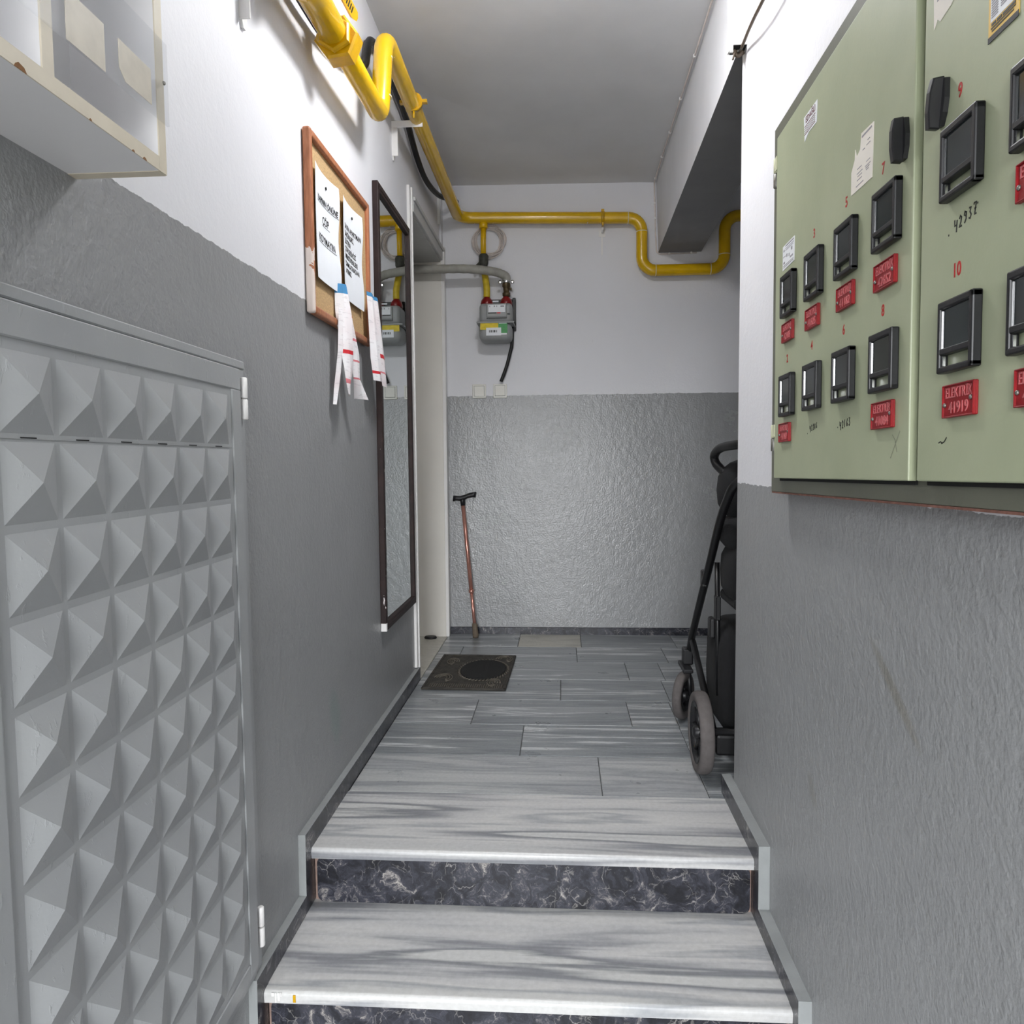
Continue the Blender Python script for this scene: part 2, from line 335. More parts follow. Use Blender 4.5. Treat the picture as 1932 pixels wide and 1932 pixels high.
# ------------------------------------------------------------------ mesh builder
class MB:
    def __init__(s): s.v = []; s.f = []; s.mi = []; s.sm = []
    def add(s, vs, fs, mi=0, smooth=False, T=None):
        o = len(s.v)
        for v in vs:
            v = Vector(v)
            s.v.append(tuple(T @ v) if T is not None else tuple(v))
        for f in fs:
            s.f.append([o+i for i in f]); s.mi.append(mi); s.sm.append(smooth)
        return s
    def box(s, x0, x1, y0, y1, z0, z1, mi=0, bev=0.0, seg=2, T=None, smooth=False):
        if x0 > x1: x0, x1 = x1, x0
        if y0 > y1: y0, y1 = y1, y0
        if z0 > z1: z0, z1 = z1, z0
        if bev <= 0:
            vs = [(x, y, z) for x in (x0, x1) for y in (y0, y1) for z in (z0, z1)]
            fs = [(0, 1, 3, 2), (4, 6, 7, 5), (0, 4, 5, 1), (2, 3, 7, 6), (0, 2, 6, 4), (1, 5, 7, 3)]
            return s.add(vs, fs, mi, smooth, T)
        bm = bmesh.new(); bmesh.ops.create_cube(bm, size=1.0)
        for v in bm.verts:
            v.co = Vector(((x0+x1)/2+v.co.x*(x1-x0), (y0+y1)/2+v.co.y*(y1-y0), (z0+z1)/2+v.co.z*(z1-z0)))
        bmesh.ops.bevel(bm, geom=bm.edges[:], offset=bev, segments=seg, affect='EDGES', profile=0.5)
        bm.verts.index_update()
        s.add([v.co[:] for v in bm.verts], [[v.index for v in f.verts] for f in bm.faces], mi, smooth, T)
        bm.free(); return s
    def prism(s, poly, d0, d1, axis='z', mi=0, mis=None, T=None, smooth=False):
        # poly in the two other axes; extruded d0..d1 along axis
        def P(a, b, d):
            return {'z': (a, b, d), 'x': (d, a, b), 'y': (a, d, b)}[axis]
        n = len(poly); vs = [P(a, b, d0) for a, b in poly]+[P(a, b, d1) for a, b in poly]
        s.add(vs, [list(range(n))[::-1], list(range(n, 2*n))], mi, False, T)
        s.add(vs, [(i, (i+1) % n, n+(i+1) % n, n+i) for i in range(n)], mi if mis is None else mis, smooth, T)
        return s
    def rings(s, rings, mi=0, smooth=True, cap=True, closed=False, T=None):
        n = len(rings[0]); vs = [p for r in rings for p in r]; fs = []
        m = len(rings)
        for k in range(m if closed else m-1):
            a = k*n; b = ((k+1) % m)*n
            for i in range(n): fs.append((a+i, a+(i+1) % n, b+(i+1) % n, b+i))
        s.add(vs, fs, mi, smooth, T)
        if cap and not closed:
            s.add(rings[0], [list(range(n))[::-1]], mi, False, T); s.add(rings[-1], [list(range(n))], mi, False, T)
        return s
    def tube(s, pts, r, n=14, mi=0, cap=True, closed=False, T=None):
        pts = [Vector(p) for p in pts]; m = len(pts)
        rs = r if isinstance(r, (list, tuple)) else [r]*m
        tg = []
        for i in range(m):
            a = pts[(i-1) % m] if (closed or i > 0) else pts[i]
            b = pts[(i+1) % m] if (closed or i < m-1) else pts[i]
            tg.append((b-a).normalized())
        nrm = tg[0].orthogonal().normalized(); out = []
        for i in range(m):
            nrm = (nrm-tg[i]*nrm.dot(tg[i])).normalized(); bn = tg[i].cross(nrm)
            out.append([tuple(pts[i]+(nrm*math.cos(2*math.pi*k/n)+bn*math.sin(2*math.pi*k/n))*rs[i]) for k in range(n)])
        return s.rings(out, mi, True, cap, closed, T)
    def lathe(s, prof, c, ax='z', n=24, mi=0, smooth=True, T=None):
        # prof: list of (radius, height)
        out = []
        for r, h in prof:
            ring = []
            for k in range(n):
                a = 2*math.pi*k/n; p, q = r*math.cos(a), r*math.sin(a)
                ring.append({'z': (c[0]+p, c[1]+q, c[2]+h), 'x': (c[0]+h, c[1]+p, c[2]+q), 'y': (c[0]+q, c[1]+h, c[2]+p)}[ax])
            out.append(ring)
        return s.rings(out, mi, smooth, True, False, T)
    def build(s, name, mats, parent=None, kind=None):
        me = bpy.data.meshes.new(name); me.from_pydata(s.v, [], s.f); me.update()
        if not isinstance(mats, (list, tuple)): mats = [mats]
        for m in mats: me.materials.append(MT[m] if isinstance(m, str) else m)
        for p, mi, sm in zip(me.polygons, s.mi, s.sm): p.material_index = mi; p.use_smooth = sm
        bm = bmesh.new(); bm.from_mesh(me); bmesh.ops.remove_doubles(bm, verts=bm.verts[:], dist=1e-6)
        bmesh.ops.recalc_face_normals(bm, faces=bm.faces[:]); bm.to_mesh(me); bm.free()
        return link(name, me, parent, kind)

def link(name, me, parent=None, kind=None):
    o = bpy.data.objects.new(name, me); COL.objects.link(o)
    if parent is not None: o.parent = parent
    if kind: o['kind'] = kind
    return o
def tag(o, label, cat, group=None, kind=None):
    o['label'] = label; o['category'] = cat
    if group: o['group'] = group
    if kind: o['kind'] = kind
    return o
def thing(name, label, cat, loc=(0, 0, 0), M=None, group=None, kind=None):
    o = bpy.data.objects.new(name, None); COL.objects.link(o); o.empty_display_size = 0.05
    if M is not None: o.matrix_world = M
    else: o.location = loc
    return tag(o, label, cat, group, kind)
def frame(origin, xa, ya, rot=0.0):
    x = Vector(xa).normalized(); y = Vector(ya).normalized(); z = x.cross(y)
    M = Matrix(((x.x, y.x, z.x, origin[0]), (x.y, y.y, z.y, origin[1]), (x.z, y.z, z.z, origin[2]), (0, 0, 0, 1)))
    return M @ Matrix.Rotation(rot, 4, 'Z')
FR = lambda y, z, x=0.505, rot=0.0: frame((x, y, z), (0, -1, 0), (0, 0, 1), rot)    # right wall: x to camera, y up, z into corridor
FL = lambda y, z, x=-0.672, rot=0.0: frame((x, y, z), (0, 1, 0), (0, 0, 1), rot)    # left wall: x away from camera
FB = lambda x, z, y=4.3, rot=0.0: frame((x, y, z), (1, 0, 0), (0, 0, 1), rot)       # back wall
def text(name, body, size, mat, parent, loc, depth=0.0004, align='CENTER', sx=1.0, rot=0.0, bold=0.0):
    cu = bpy.data.curves.new(name, 'FONT'); cu.body = body; cu.size = size; cu.align_x = align; cu.align_y = 'CENTER'
    cu.extrude = depth; cu.resolution_u = 3; cu.offset = bold
    tmp = bpy.data.objects.new(name+'_curve', cu); COL.objects.link(tmp)
    dg = bpy.context.evaluated_depsgraph_get(); dg.update()
    me = bpy.data.meshes.new_from_object(tmp.evaluated_get(dg))
    bpy.data.objects.remove(tmp, do_unlink=True); bpy.data.curves.remove(cu)
    me.name = name; me.materials.clear(); me.materials.append(MT[mat])
    me.transform(Matrix.Translation(loc) @ Matrix.Rotation(rot, 4, 'Z') @ Matrix.Diagonal((sx, 1, 1, 1)))
    return link(name, me, parent)
def ribbon(mb, pts, w, z, mi=0):
    # flat pen stroke in the local xy plane with a little thickness
    pts = [Vector((p[0], p[1], 0)) for p in pts]; L = []; R = []
    for i, p in enumerate(pts):
        a = pts[max(0, i-1)]; b = pts[min(len(pts)-1, i+1)]; d = (b-a).normalized(); nn = Vector((-d.y, d.x, 0))*w/2
        L.append(p+nn); R.append(p-nn)
    n = len(pts)
    for i in range(n-1):
        q = [L[i], L[i+1], R[i+1], R[i]]
        mb.add([(v.x, v.y, z) for v in q]+[(v.x, v.y, z+0.0004) for v in q], [(4, 5, 6, 7), (0, 4, 7, 3), (1, 2, 6, 5), (0, 1, 5, 4), (3, 7, 6, 2)], mi)
def fillet(pts, r, n=7):
    pts = [Vector(p) for p in pts]; out = [pts[0]]
    for i in range(1, len(pts)-1):
        a, b, c = pts[i-1], pts[i], pts[i+1]
        u = (a-b).normalized(); v = (c-b).normalized()
        ang = u.angle(v); d = min(r/math.tan(ang/2), 0.49*(a-b).length, 0.49*(c-b).length); rr = d*math.tan(ang/2)
        ctr = b+(u+v).normalized()*(rr/math.sin(ang/2))
        p0 = b+u*d; p1 = b+v*d; e0 = p0-ctr; e1 = p1-ctr; th = e0.angle(e1)
        for k in range(n+1):
            t = k/n; out.append(ctr+(e0*math.sin((1-t)*th)+e1*math.sin(t*th))/math.sin(th))
    out.append(pts[-1]); return out
def smooth_path(pts, sub=6):
    P = [Vector(p) for p in pts]; out = []
    for i in range(len(P)-1):
        a = P[max(0, i-1)]; b = P[i]; c = P[i+1]; d = P[min(len(P)-1, i+2)]
        for k in range(sub):
            t = k/sub
            out.append(0.5*((2*b)+(c-a)*t+(2*a-5*b+4*c-d)*t*t+(3*b-a-3*c+d)*t**3))
    out.append(P[-1]); return out
def S(o, label, cat): return tag(o, label, cat, kind='structure')

# ================================================================== SETTING
XL, XR, YB = -0.672, 0.505, 4.3
YF = -1.4
# left wall: pieces round the metal door niche and the apartment doorway
mb = MB()
mb.box(-1.2, XL, YF, 3.39, -0.5, 2.8)
mb.box(-1.2, XL, 3.39, 4.245, 2.12, 2.8)
mb.box(-1.2, XL+0.012, 4.245, YB, -0.1, 2.8)
S(mb.build('wall_left', 'wall_left'), 'long left wall, white above glossy grey paint, holding mirror and cork board', 'wall')
mb = MB(); mb.box(XR, 2.2, YF, 2.2, -0.5, 2.8)
S(mb.build('wall_right', 'wall_right'), 'right wall, white above glossy grey paint, carrying the green meter cabinet', 'wall')
mb = MB(); mb.box(-1.2, 2.2, YB, YB+0.12, -0.1, 2.8)
S(mb.build('wall_back', 'wall_back'), 'end wall of the corridor, white above shiny grey paint', 'wall')
mb = MB(); mb.box(2.1, 2.2, 2.2, YB, -0.1, 2.8)
S(mb.build('wall_alcove', 'wall_back'), 'unlit side wall of the alcove behind the pushchair', 'wall')
mb = MB()
mb.box(-1.2, -0.67, YF-0.12, YF, -0.5, 2.8); mb.box(0.12, 2.2, YF-0.12, YF, -0.5, 2.8); mb.box(-0.67, 0.12, YF-0.12, YF, 1.85, 2.8)
S(mb.build('wall_front', 'wall_right'), 'entrance wall behind the viewer with an open street doorway', 'wall')
mb = MB()
ceil = [(-1.2, YF, 2.63), (-1.2, 2.7, 2.63), (-1.2, YB+0.1, 2.545), (0.53, YF, 2.552), (0.53, 2.7, 2.552), (0.53, YB+0.1, 2.522), (2.2, YF, 2.55), (2.2, 2.7, 2.55), (2.2, YB+0.1, 2.52)]
vs8 = ceil+[(a, b, 2.9) for a, b, c in ceil]
mb.add(vs8, [(0, 3, 4, 1), (1, 4, 5, 2), (3, 6, 7, 4), (4, 7, 8, 5), (9, 10, 13, 12), (10, 11, 14, 13), (12, 13, 16, 15), (13, 14, 17, 16)])
S(mb.build('ceiling', 'ceiling'), 'plain grey-white plastered ceiling of the corridor', 'ceiling')
mb = MB()
mb.add([(0.535, 2.2, 2.235), (0.775, 2.2, 2.235), (0.775, YB, 2.145), (0.54, YB, 2.145), (0.528, 2.2, 2.6), (0.775, 2.2, 2.6), (0.775, YB, 2.6), (0.525, YB, 2.6)],
       [(4, 5, 6, 7), (0, 4, 7, 3), (1, 2, 6, 5), (0, 1, 5, 4), (3, 7, 6, 2)])
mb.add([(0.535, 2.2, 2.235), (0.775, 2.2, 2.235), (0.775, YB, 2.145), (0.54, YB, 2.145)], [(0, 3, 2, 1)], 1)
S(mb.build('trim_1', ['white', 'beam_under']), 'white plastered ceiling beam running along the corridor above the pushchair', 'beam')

# floor: grout bed with single tiles
mb = MB(); mb.box(-1.2, 2.2, 2.19, YB, -0.12, -0.004)
floor = S(mb.build('floor', 'grout'), 'landing floor of staggered grey-streaked marble tiles', 'floor')
rows = [(2.2, [-0.653, 0.12, 0.436]), (2.5, [-0.653, -0.145, 0.438]), (2.8, [-0.653, -0.35, 0.264, 0.44]), (3.1, [-0.653, -0.006, 0.448]),
        (3.4, [-0.653, -0.30, 0.308, 0.47]), (3.7, [-0.653, -0.53, 0.076, 0.526]), (4.0, [-0.653, -0.239, 0.105, 0.614])]
G = 0.0016
def tile(x0, x1, y0, y1, mat, z=0.0, name='tile', parent=None):
    m = MB(); m.box(x0+G, x1-G, y0+G, y1-G, -0.01, z-RND.random()*0.0006, bev=0.0012, seg=1)
    return m.build(name, mat, parent or floor)
for k, (y0, xs) in enumerate(rows):
    y1 = y0+0.3 if k < 6 else YB
    for a, b in zip(xs[:-1], xs[1:]):
        m = 'tile_pale' if k == 0 else ('beige' if (k == 6 and abs(a+0.239) < 1e-6) else 'tile')
        tile(a, b, y0, y1, m)
    x = xs[-1]
    while x < 2.05:                                   # alcove tiles, laid on from there
        b = min(x+0.61, 2.1)
        tile(x, b, y0, y1, 'tile'); x = b
mb = MB(); mb.box(-0.93, -0.653, 3.39, 4.245, -0.02, 0.003, bev=0.003, seg=1)
S(mb.build('trim_2', 'beige'), 'pale stone threshold slab in the apartment doorway beside the doormat', 'threshold')
mb = MB(); mb.box(XL, XR, YF, 1.25, -0.55, -0.45)
S(mb.build('floor_lower', 'floor_dark'), 'lower entrance floor at the foot of the steps', 'floor')

# steps
steps = tag(thing('marble_steps', 'pale marble steps with dark veined marble risers', 'steps', (0, 1.86, 0)), 'pale marble steps with dark veined marble risers at the corridor entrance', 'steps')
steps['kind'] = 'structure'
def tread(y0, y1, z, x0=-0.656, x1=0.481, th=0.027):
    prof = [(y1, z-th), (y1, z), (y0+0.010, z)]
    for k in range(1, 6):
        a = math.radians(90+k*18); prof.append((y0+0.010+0.010*math.cos(a), z-0.010+0.010*math.sin(a)))
    prof += [(y0+0.002, z-th)]
    m = MB(); m.prism(prof, x0, x1, 'x', smooth=False); o = m.build('tread', 'slab', steps); pass
    return o
def nofix(o):
    # children of located empties are written in world coordinates
    o.matrix_parent_inverse = Matrix.Translation(o.parent.location).inverted(); return o
def riser(y, z0, z1, x0=-0.643, x1=0.472):
    m = MB(); r = 0.018
    poly = []
    for cx, cz, a0 in ((x1-r, z0+r, -90), (x1-r, z1-r, 0), (x0+r, z1-r, 90), (x0+r, z0+r, 180)):
        for k in range(5):
            a = math.radians(a0+k*22.5); poly.append((cx+r*math.cos(a), cz+r*math.sin(a)))
    m.prism(poly, y, y+0.018, 'y'); nofix(m.build('riser', 'dark_marble', steps))
    m = MB(); m.box(-0.652, 0.477, y+0.012, y+0.06, z0-0.02, z1+0.001); nofix(m.build('mortar_bed', 'mortar', steps))
for k in range(3):
    o = tread(1.855-0.325*k, (2.199 if k == 0 else 1.905-0.325*(k-1)), -0.15*k); nofix(o)
    riser(1.868-0.325*k, -0.15*(k+1)+0.001, -0.15*k-0.0275)

m = MB()
for k in range(3): m.box(-0.668, 0.501, 1.885-0.325*k, 2.19, -0.15*(k+1)-0.03, -0.15*k-0.0285)
nofix(m.build('stair_core', 'mortar', steps))
for x, w_, z0 in ((-0.636, 0.006, -0.160), (-0.628, 0.003, -0.174), (-0.622, 0.005, -0.170), (-0.616, 0.003, -0.160)):
    m = MB(); m.box(x, x+w_, 1.5288, 1.5305, z0, -0.152, bev=0.0005, seg=1); nofix(m.build('paint_drip', 'white_paint', steps))
m = MB(); m.box(-0.588, -0.582, 1.5288, 1.531, -0.172, -0.156); nofix(m.build('paint_drip', 'yellow_dark', steps))
# stepped skirtings
def skirt(name, x0, x1, yend, label):
    h = 0.056
    p = [(yend, -0.003), (yend, h), (1.815, h), (1.812, -0.102), (1.497, -0.102), (1.494, -0.252), (1.18, -0.252), (1.18, -0.449), (1.232, -0.449), (1.232, -0.298), (1.557, -0.298), (1.557, -0.148), (1.882, -0.148), (1.882, -0.003)]
    m = MB(); m.prism(p, x0, x1, 'x', mi=0, mis=1)
    return S(m.build(name, ['dark_marble', 'grey_paint']), label, 'skirting')
skirt('baseboard_left', XL, -0.653, 3.385, 'dark marble skirting with grey painted top stepping down the left wall')
skirt('baseboard_right', 0.478, XR, 2.245, 'dark marble skirting with grey painted top stepping down the right wall')
m = MB(); m.box(-0.645, 2.1, YB-0.012, YB, -0.003, 0.042, bev=0.002, seg=1)
S(m.build('baseboard_back', 'dark_marble'), 'low dark veined marble skirting along the end wall', 'skirting')

# apartment doorway in the left wall
d1 = thing('door_1', 'white framed apartment doorway with panelled jamb at the far left', 'doorway', (XL, 3.8, 0), kind='structure')
m = MB(); m.box(-0.95, -0.66, 4.215, 4.245, 0, 2.105, bev=0.003); nofix(m.build('jamb', 'jamb', d1))
m = MB(); m.box(-0.95, XL-0.002, 3.391, 3.412, 0, 2.105, bev=0.003); nofix(m.build('jamb', 'jamb', d1))
m = MB(); m.box(-0.95, -0.662, 3.391, 4.244, 2.105, 2.119); nofix(m.build('head_lining', 'jamb_grey', d1))
m = MB(); m.box(XL-0.004, XL+0.012, 3.352, 3.396, 0.06, 2.215, bev=0.003); m.box(XL-0.003, XL+0.018, 3.384, 3.396, 0.0, 2.215, bev=0.003); nofix(m.build('casing', 'white_paint', d1))
m = MB(); m.box(XL, XL+0.022, 3.397, 4.25, 2.112, 2.178, bev=0.004); m.box(XL, XL+0.03, 3.397, 4.25, 2.16, 2.178, bev=0.003); nofix(m.build('head_casing', 'jamb_grey', d1))
m = MB(); m.box(XL+0.0, XL+0.03, 4.218, 4.252, 0, 2.178, bev=0.004); m.box(XL+0.003, XL+0.026, 4.252, 4.298, 0, 2.2, bev=0.004); nofix(m.build('casing', 'white_paint', d1))
m = MB(); m.box(-0.985, -0.952, 3.40, 4.24, 0.004, 2.105); nofix(m.build('door_leaf', 'jamb', d1))

# grey metal closet door with pressed pyramids
th = -0.0264
DM = frame((-0.672, 1.545, 0.0), (math.sin(th), math.cos(th), 0), (0, 0, 1))
d2 = tag(thing('door_2', '', '', M=DM), 'grey painted metal closet door pressed with rows of pyramids', 'door', kind='structure')
LX0, LX1, LZ0, LZ1 = -0.785, -0.034, -0.078, 1.193
m = MB(); m.box(LX0, LX1, LZ0, LZ1, 0.002, 0.0155, bev=0.002, seg=1)
leaf = m.build('door_leaf', 'door_paint', d2)
m = MB()
m.box(LX0, LX1, 1.150, 1.193, 0.014, 0.0185, bev=0.002, seg=1); m.box(-0.078, LX1, LZ0, 1.150, 0.014, 0.0185, bev=0.002, seg=1)
m.box(LX0, -0.748, LZ0, 1.150, 0.014, 0.0185, bev=0.002, seg=1); m.box(-0.748, -0.078, LZ0, -0.045, 0.014, 0.0185, bev=0.002, seg=1)
m.build('leaf_border', 'door_paint', leaf)
pm = MB(); a = 0.0535; b = a-0.0045
pm.add([(-b, -b, 0), (b, -b, 0), (b, b, 0), (-b, b, 0), (-b*0.86, -b*0.86, 0.0022), (b*0.86, -b*0.86, 0.0022), (b*0.86, b*0.86, 0.0022), (-b*0.86, b*0.86, 0.0022), (0, 0, 0.0165)],
       [(0, 1, 5, 4), (1, 2, 6, 5), (2, 3, 7, 6), (3, 0, 4, 7), (4, 5, 8), (5, 6, 8), (6, 7, 8), (7, 4, 8)])
p0 = pm.build('pyramid', 'door_paint', leaf); pme = p0.data
first = True
for j in range(11):
    for i in range(6):
        o = p0 if first else link('pyramid', pme, leaf); first = False
        o.location = (-0.089-0.0535-0.107*(5-i), 1.141-0.0535-0.107*j, 0.0153)
m = MB(); m.box(LX0, LX1, 1.0328, 1.0340, 0.0150, 0.0164); m.build('seam', 'door_paint', leaf)
for i in range(6):
    m = MB(); m.box(-0.089-0.107*(5-i)-0.068, -0.089-0.107*(5-i)-0.040, 1.0336, 1.0352, 0.0158, 0.0168); m.build('seam_shade', 'blank', leaf)  # black dashes painted as the shade in the seam
for z0, z1 in ((1.092, 1.178), (-0.048, 0.040)):
    zm = (z0+z1)/2
    m = MB(); m.lathe([(0.006, 0), (0.0075, 0.002), (0.0075, zm-z0-0.003), (0.006, zm-z0-0.001)], (-0.012, z0, 0.016), 'y', 12)
    m.lathe([(0.006, 0), (0.0075, 0.002), (0.0075, z1-zm-0.002), (0.005, z1-zm)], (-0.012, zm+0.001, 0.016), 'y', 12)
    m.build('hinge', 'white_paint', d2)
fr = MB()
fr.box(-0.83, 0.004, 1.196, 1.213, 0.0, 0.012, bev=0.002, seg=1); fr.box(-0.030, 0.004, -0.10, 1.196, 0.0, 0.010, bev=0.002, seg=1)
fr.box(-0.83, -0.790, -0.10, 1.196, 0.0, 0.010, bev=0.002, seg=1); fr.box(-0.79, -0.030, -0.10, -0.081, 0.0, 0.012, bev=0.002, seg=1)
fr.build('door_frame', 'door_paint', d2)

# ================================================================== CEILING LAMP (just above the frame)
lamp = thing('ceiling_lamp', 'round white glowing ceiling lamp over the top of the steps', 'lamp', (-0.05, 2.08, 2.577))
m = MB(); m.lathe([(0.15, -0.045), (0.155, -0.035), (0.155, 0.0), (0.0, 0.0)], (0, 0, 0), 'z', 32); m.build('lamp_base', 'white_paint', lamp)
m = MB(); m.lathe([(0.140, -0.046)]+[(0.140*math.cos(math.radians(a)), -0.046-0.06*math.sin(math.radians(a))) for a in (15, 30, 45, 60, 75, 88)], (0, 0, 0), 'z', 32); m.build('lamp_diffuser', 'lamp_glow', lamp)

# ================================================================== YELLOW GAS PIPE
pipe = thing('gas_pipe', 'yellow painted gas pipe along the left wall and end wall', 'pipe', (-0.56, 3.2, 2.37))
R = 0.031
lowz, hix, hiz = 2.135, -0.56, 2.385
path1 = fillet([(-0.592, 1.2, 2.105), (-0.588, 2.515, lowz), (-0.574, 2.535, hiz+0.002), (hix, 2.75, hiz)], 0.045)
path2 = fillet([(hix, 2.75, hiz), (hix-0.003, 4.235, 2.345), (0.444, 4.24, 2.318), (0.444, 4.24, 2.035), (0.889, 4.24, 2.035), (0.889, 4.24, 2.315), (2.0, 4.24, 2.31)], 0.075)
m = MB(); m.tube(path1[:-1]+path2[1:], R, 18); nofix(m.build('pipe_run', 'yellow', pipe))
m = MB(); m.tube([(-0.424, 4.24, 2.32), (-0.424, 4.24, 2.285)], 0.024, 14); m.tube([(-0.424, 4.24, 2.30), (-0.426, 4.24, 2.14)], 0.0155, 14); nofix(m.build('branch_pipe', 'yellow', pipe))
def weld(p, d, name='weld_seam'):
    p = Vector(p); d = Vector(d).normalized()
    m = MB(); m.tube([p-d*0.0022, p+d*0.0022], R+0.0007, 18); nofix(m.build(name, 'seam', pipe))
for p, d in (((-0.47, 4.24, 2.3425), (1, 0, -0.03)), ((-0.37, 4.24, 2.3398), (1, 0, -0.03)), ((0.15, 4.24, 2.326), (1, 0, -0.03)), ((0.369, 4.24, 2.320), (1, 0, 0)), ((0.444, 4.24, 2.243), (0, 0, 1)),
             ((0.519, 4.24, 2.035), (1, 0, 0)), ((0.814, 4.24, 2.035), (1, 0, 0)), ((0.889, 4.24, 2.11), (0, 0, 1)), ((-0.582, 2.527, 2.20), (0.05, 0, 1)), ((-0.577, 2.533, 2.325), (0.05, 0, 1)), ((-0.573, 2.60, 2.386), (0, 1, 0))):
    weld(p, d)
# ball valve: union nuts, thicker body, flat lever
val = MB(); vd = Vector((0.003, 1.0, 0.0225)).normalized()
def along(y): return Vector((-0.592+0.004*(y-1.2)/1.315, y, 2.105+0.03*(y-1.2)/1.315))
def hexr(y0, y1, r, mb, n=6, ph=0.3):
    rg = []
    for y, k in ((y0, 0.9), (y0+0.006, 1.0), (y1-0.006, 1.0), (y1, 0.9)):
        c = along(y); rg.append([(c.x+r*k*math.cos(2*math.pi*i/n+ph), c.y, c.z+r*k*math.sin(2*math.pi*i/n+ph)) for i in range(n)])
    mb.rings(rg, 0, False)
m = MB(); hexr(2.03, 2.092, 0.060, m, 6, 0.12); hexr(2.008, 2.031, 0.047, m, 6, 0.5); nofix(m.build('union_nut', 'yellow_dark', pipe))
m = MB(); m.tube([along(1.60), along(2.0)], 0.0365, 18); nofix(m.build('valve_body', 'yellow', pipe))
m = MB(); hexr(1.70, 1.775, 0.062, m, 8, 0.2); nofix(m.build('union_nut', 'yellow_dark', pipe))
LV = frame((-0.560, 1.80, 2.200), (0, 1, 0.07), (0.35, 0, 0.94))
m = MB(); m.prism([(-0.12, -0.014), (0.30, -0.014), (0.335, -0.006), (0.338, 0.004), (0.325, 0.014), (-0.12, 0.014)], -0.003, 0.003, 'z', T=LV)
m.box(-0.11, -0.09, -0.06, 0.0, -0.006, 0.006, T=LV); nofix(m.build('valve_lever', 'yellow_dark', pipe))
m = MB()
for k in range(6): m.box(0.20+0.016*k, 0.208+0.016*k, -0.008, 0.008, 0.003, 0.0036, T=LV)
nofix(m.build('lever_marking', 'ink', pipe))
def clamp(c, ax):
    m = MB(); c = Vector(c); ax = Vector(ax).normalized(); m.tube([c-ax*0.009, c+ax*0.009], R+0.004, 18)
    s_ = ax.cross(Vector((0, 0, 1))).normalized()
    for k in (-1, 1): m.box(c.x+s_.x*k*(R+0.013)-0.009, c.x+s_.x*k*(R+0.013)+0.009, c.y+s_.y*k*(R+0.013)-0.009, c.y+s_.y*k*(R+0.013)+0.009, c.z-0.006, c.z+0.006)
    m.tube([c-Vector((0, 0, R)), c-Vector((0, 0, R+0.03))], 0.004, 8)
    return m
nofix(clamp((-0.5604, 2.96, 2.3795), (0, 1, -0.03)).build('pipe_clamp', 'yellow_dark', pipe))
m = MB(); m.tube([(0.222, 4.24, 2.324), (0.240, 4.24, 2.3236)], R+0.004, 18); m.box(0.223, 0.239, 4.222, 4.258, 2.353, 2.366); m.box(0.227, 0.236, 4.21, 4.28, 2.274, 2.292); nofix(m.build('pipe_clamp', 'yellow_dark', pipe))

# wall brackets
def bracket(y, ztop, label, drop=0.155, arm=0.12, w=0.028):
    o = thing('pipe_bracket', label, 'bracket', M=FL(y, ztop), group='white angle brackets for the gas pipe')
    m = MB(); m.prism([(-w/2, 0), (-w/2, -drop+0.018), (-w/2+0.008, -drop), (w/2-0.008, -drop), (w/2, -drop+0.018), (w/2, 0)], 0.0, 0.006, 'z'); m.box(-w/2-0.0005, -w/2+0.004, -drop+0.014, -0.027, 0.0, 0.024, bev=0.001, seg=1); m.build('wall_leg', 'white_paint', o)
    m = MB(); m.box(-w/2, w/2, -0.006, 0.0, 0.0, arm, bev=0.0015, seg=1); m.box(-w/2-0.0005, -w/2+0.004, -0.026, 0.0, 0.0, arm, bev=0.001, seg=1); m.build('pipe_leg', 'white_paint', o)
    for v in (-0.045, -drop+0.032):
        m = MB(); m.lathe([(0.006, 0.006), (0.006, 0.0105), (0.004, 0.012)], (0, v, 0), 'z', 10); m.build('bolt', 'white_paint', o)
    return o
bracket(1.622, 2.075, 'white bolted angle bracket high on the left wall between rack and cork board')
bracket(3.085, 2.362, 'white steel angle bracket holding the yellow pipe clamp above the mirror', arm=0.125, drop=0.15)
o = thing('pipe_bracket', 'thin white hanger strip below the pipe clamp on the end wall', 'bracket', M=FB(0.231, 2.27), group='white angle brackets for the gas pipe')
m = MB(); m.box(-0.004, 0.004, -0.13, -0.005, 0.0, 0.004); m.box(-0.018, 0.018, -0.032, 0.004, 0.0, 0.003); m.build('wall_leg', 'white_paint', o)
m = MB(); m.box(-0.005, 0.005, -0.01, 0.004, 0.003, 0.06); m.build('pipe_leg', 'white_paint', o)
# short white conduit over the doorway
m = MB(); m.box(XL, XL+0.014, 4.185, 4.20, 2.30, 2.44, bev=0.002, seg=1)
tag(m.build('wall_conduit', 'white_paint'), 'short white vertical conduit on the left wall above the doorway', 'conduit')
# thick black cable
pts = smooth_path([(-0.645, 1.55, 2.155), (-0.645, 1.946, 2.16), (-0.648, 2.18, 2.185), (-0.652, 2.42, 2.25), (-0.652, 2.58, 2.33), (-0.652, 2.66, 2.45), (-0.652, 2.85, 2.485), (-0.652, 3.10, 2.475), (-0.652, 3.28, 2.455), (-0.652, 3.50, 2.39), (-0.648, 3.72, 2.362), (-0.63, 3.97, 2.38), (-0.595, 4.12, 2.41), (-0.57, 4.23, 2.43)])
m = MB(); m.tube(pts, 0.0135, 10)
tag(m.build('power_cable', 'black'), 'thick black cable looping along the wall behind the yellow pipe', 'cable')

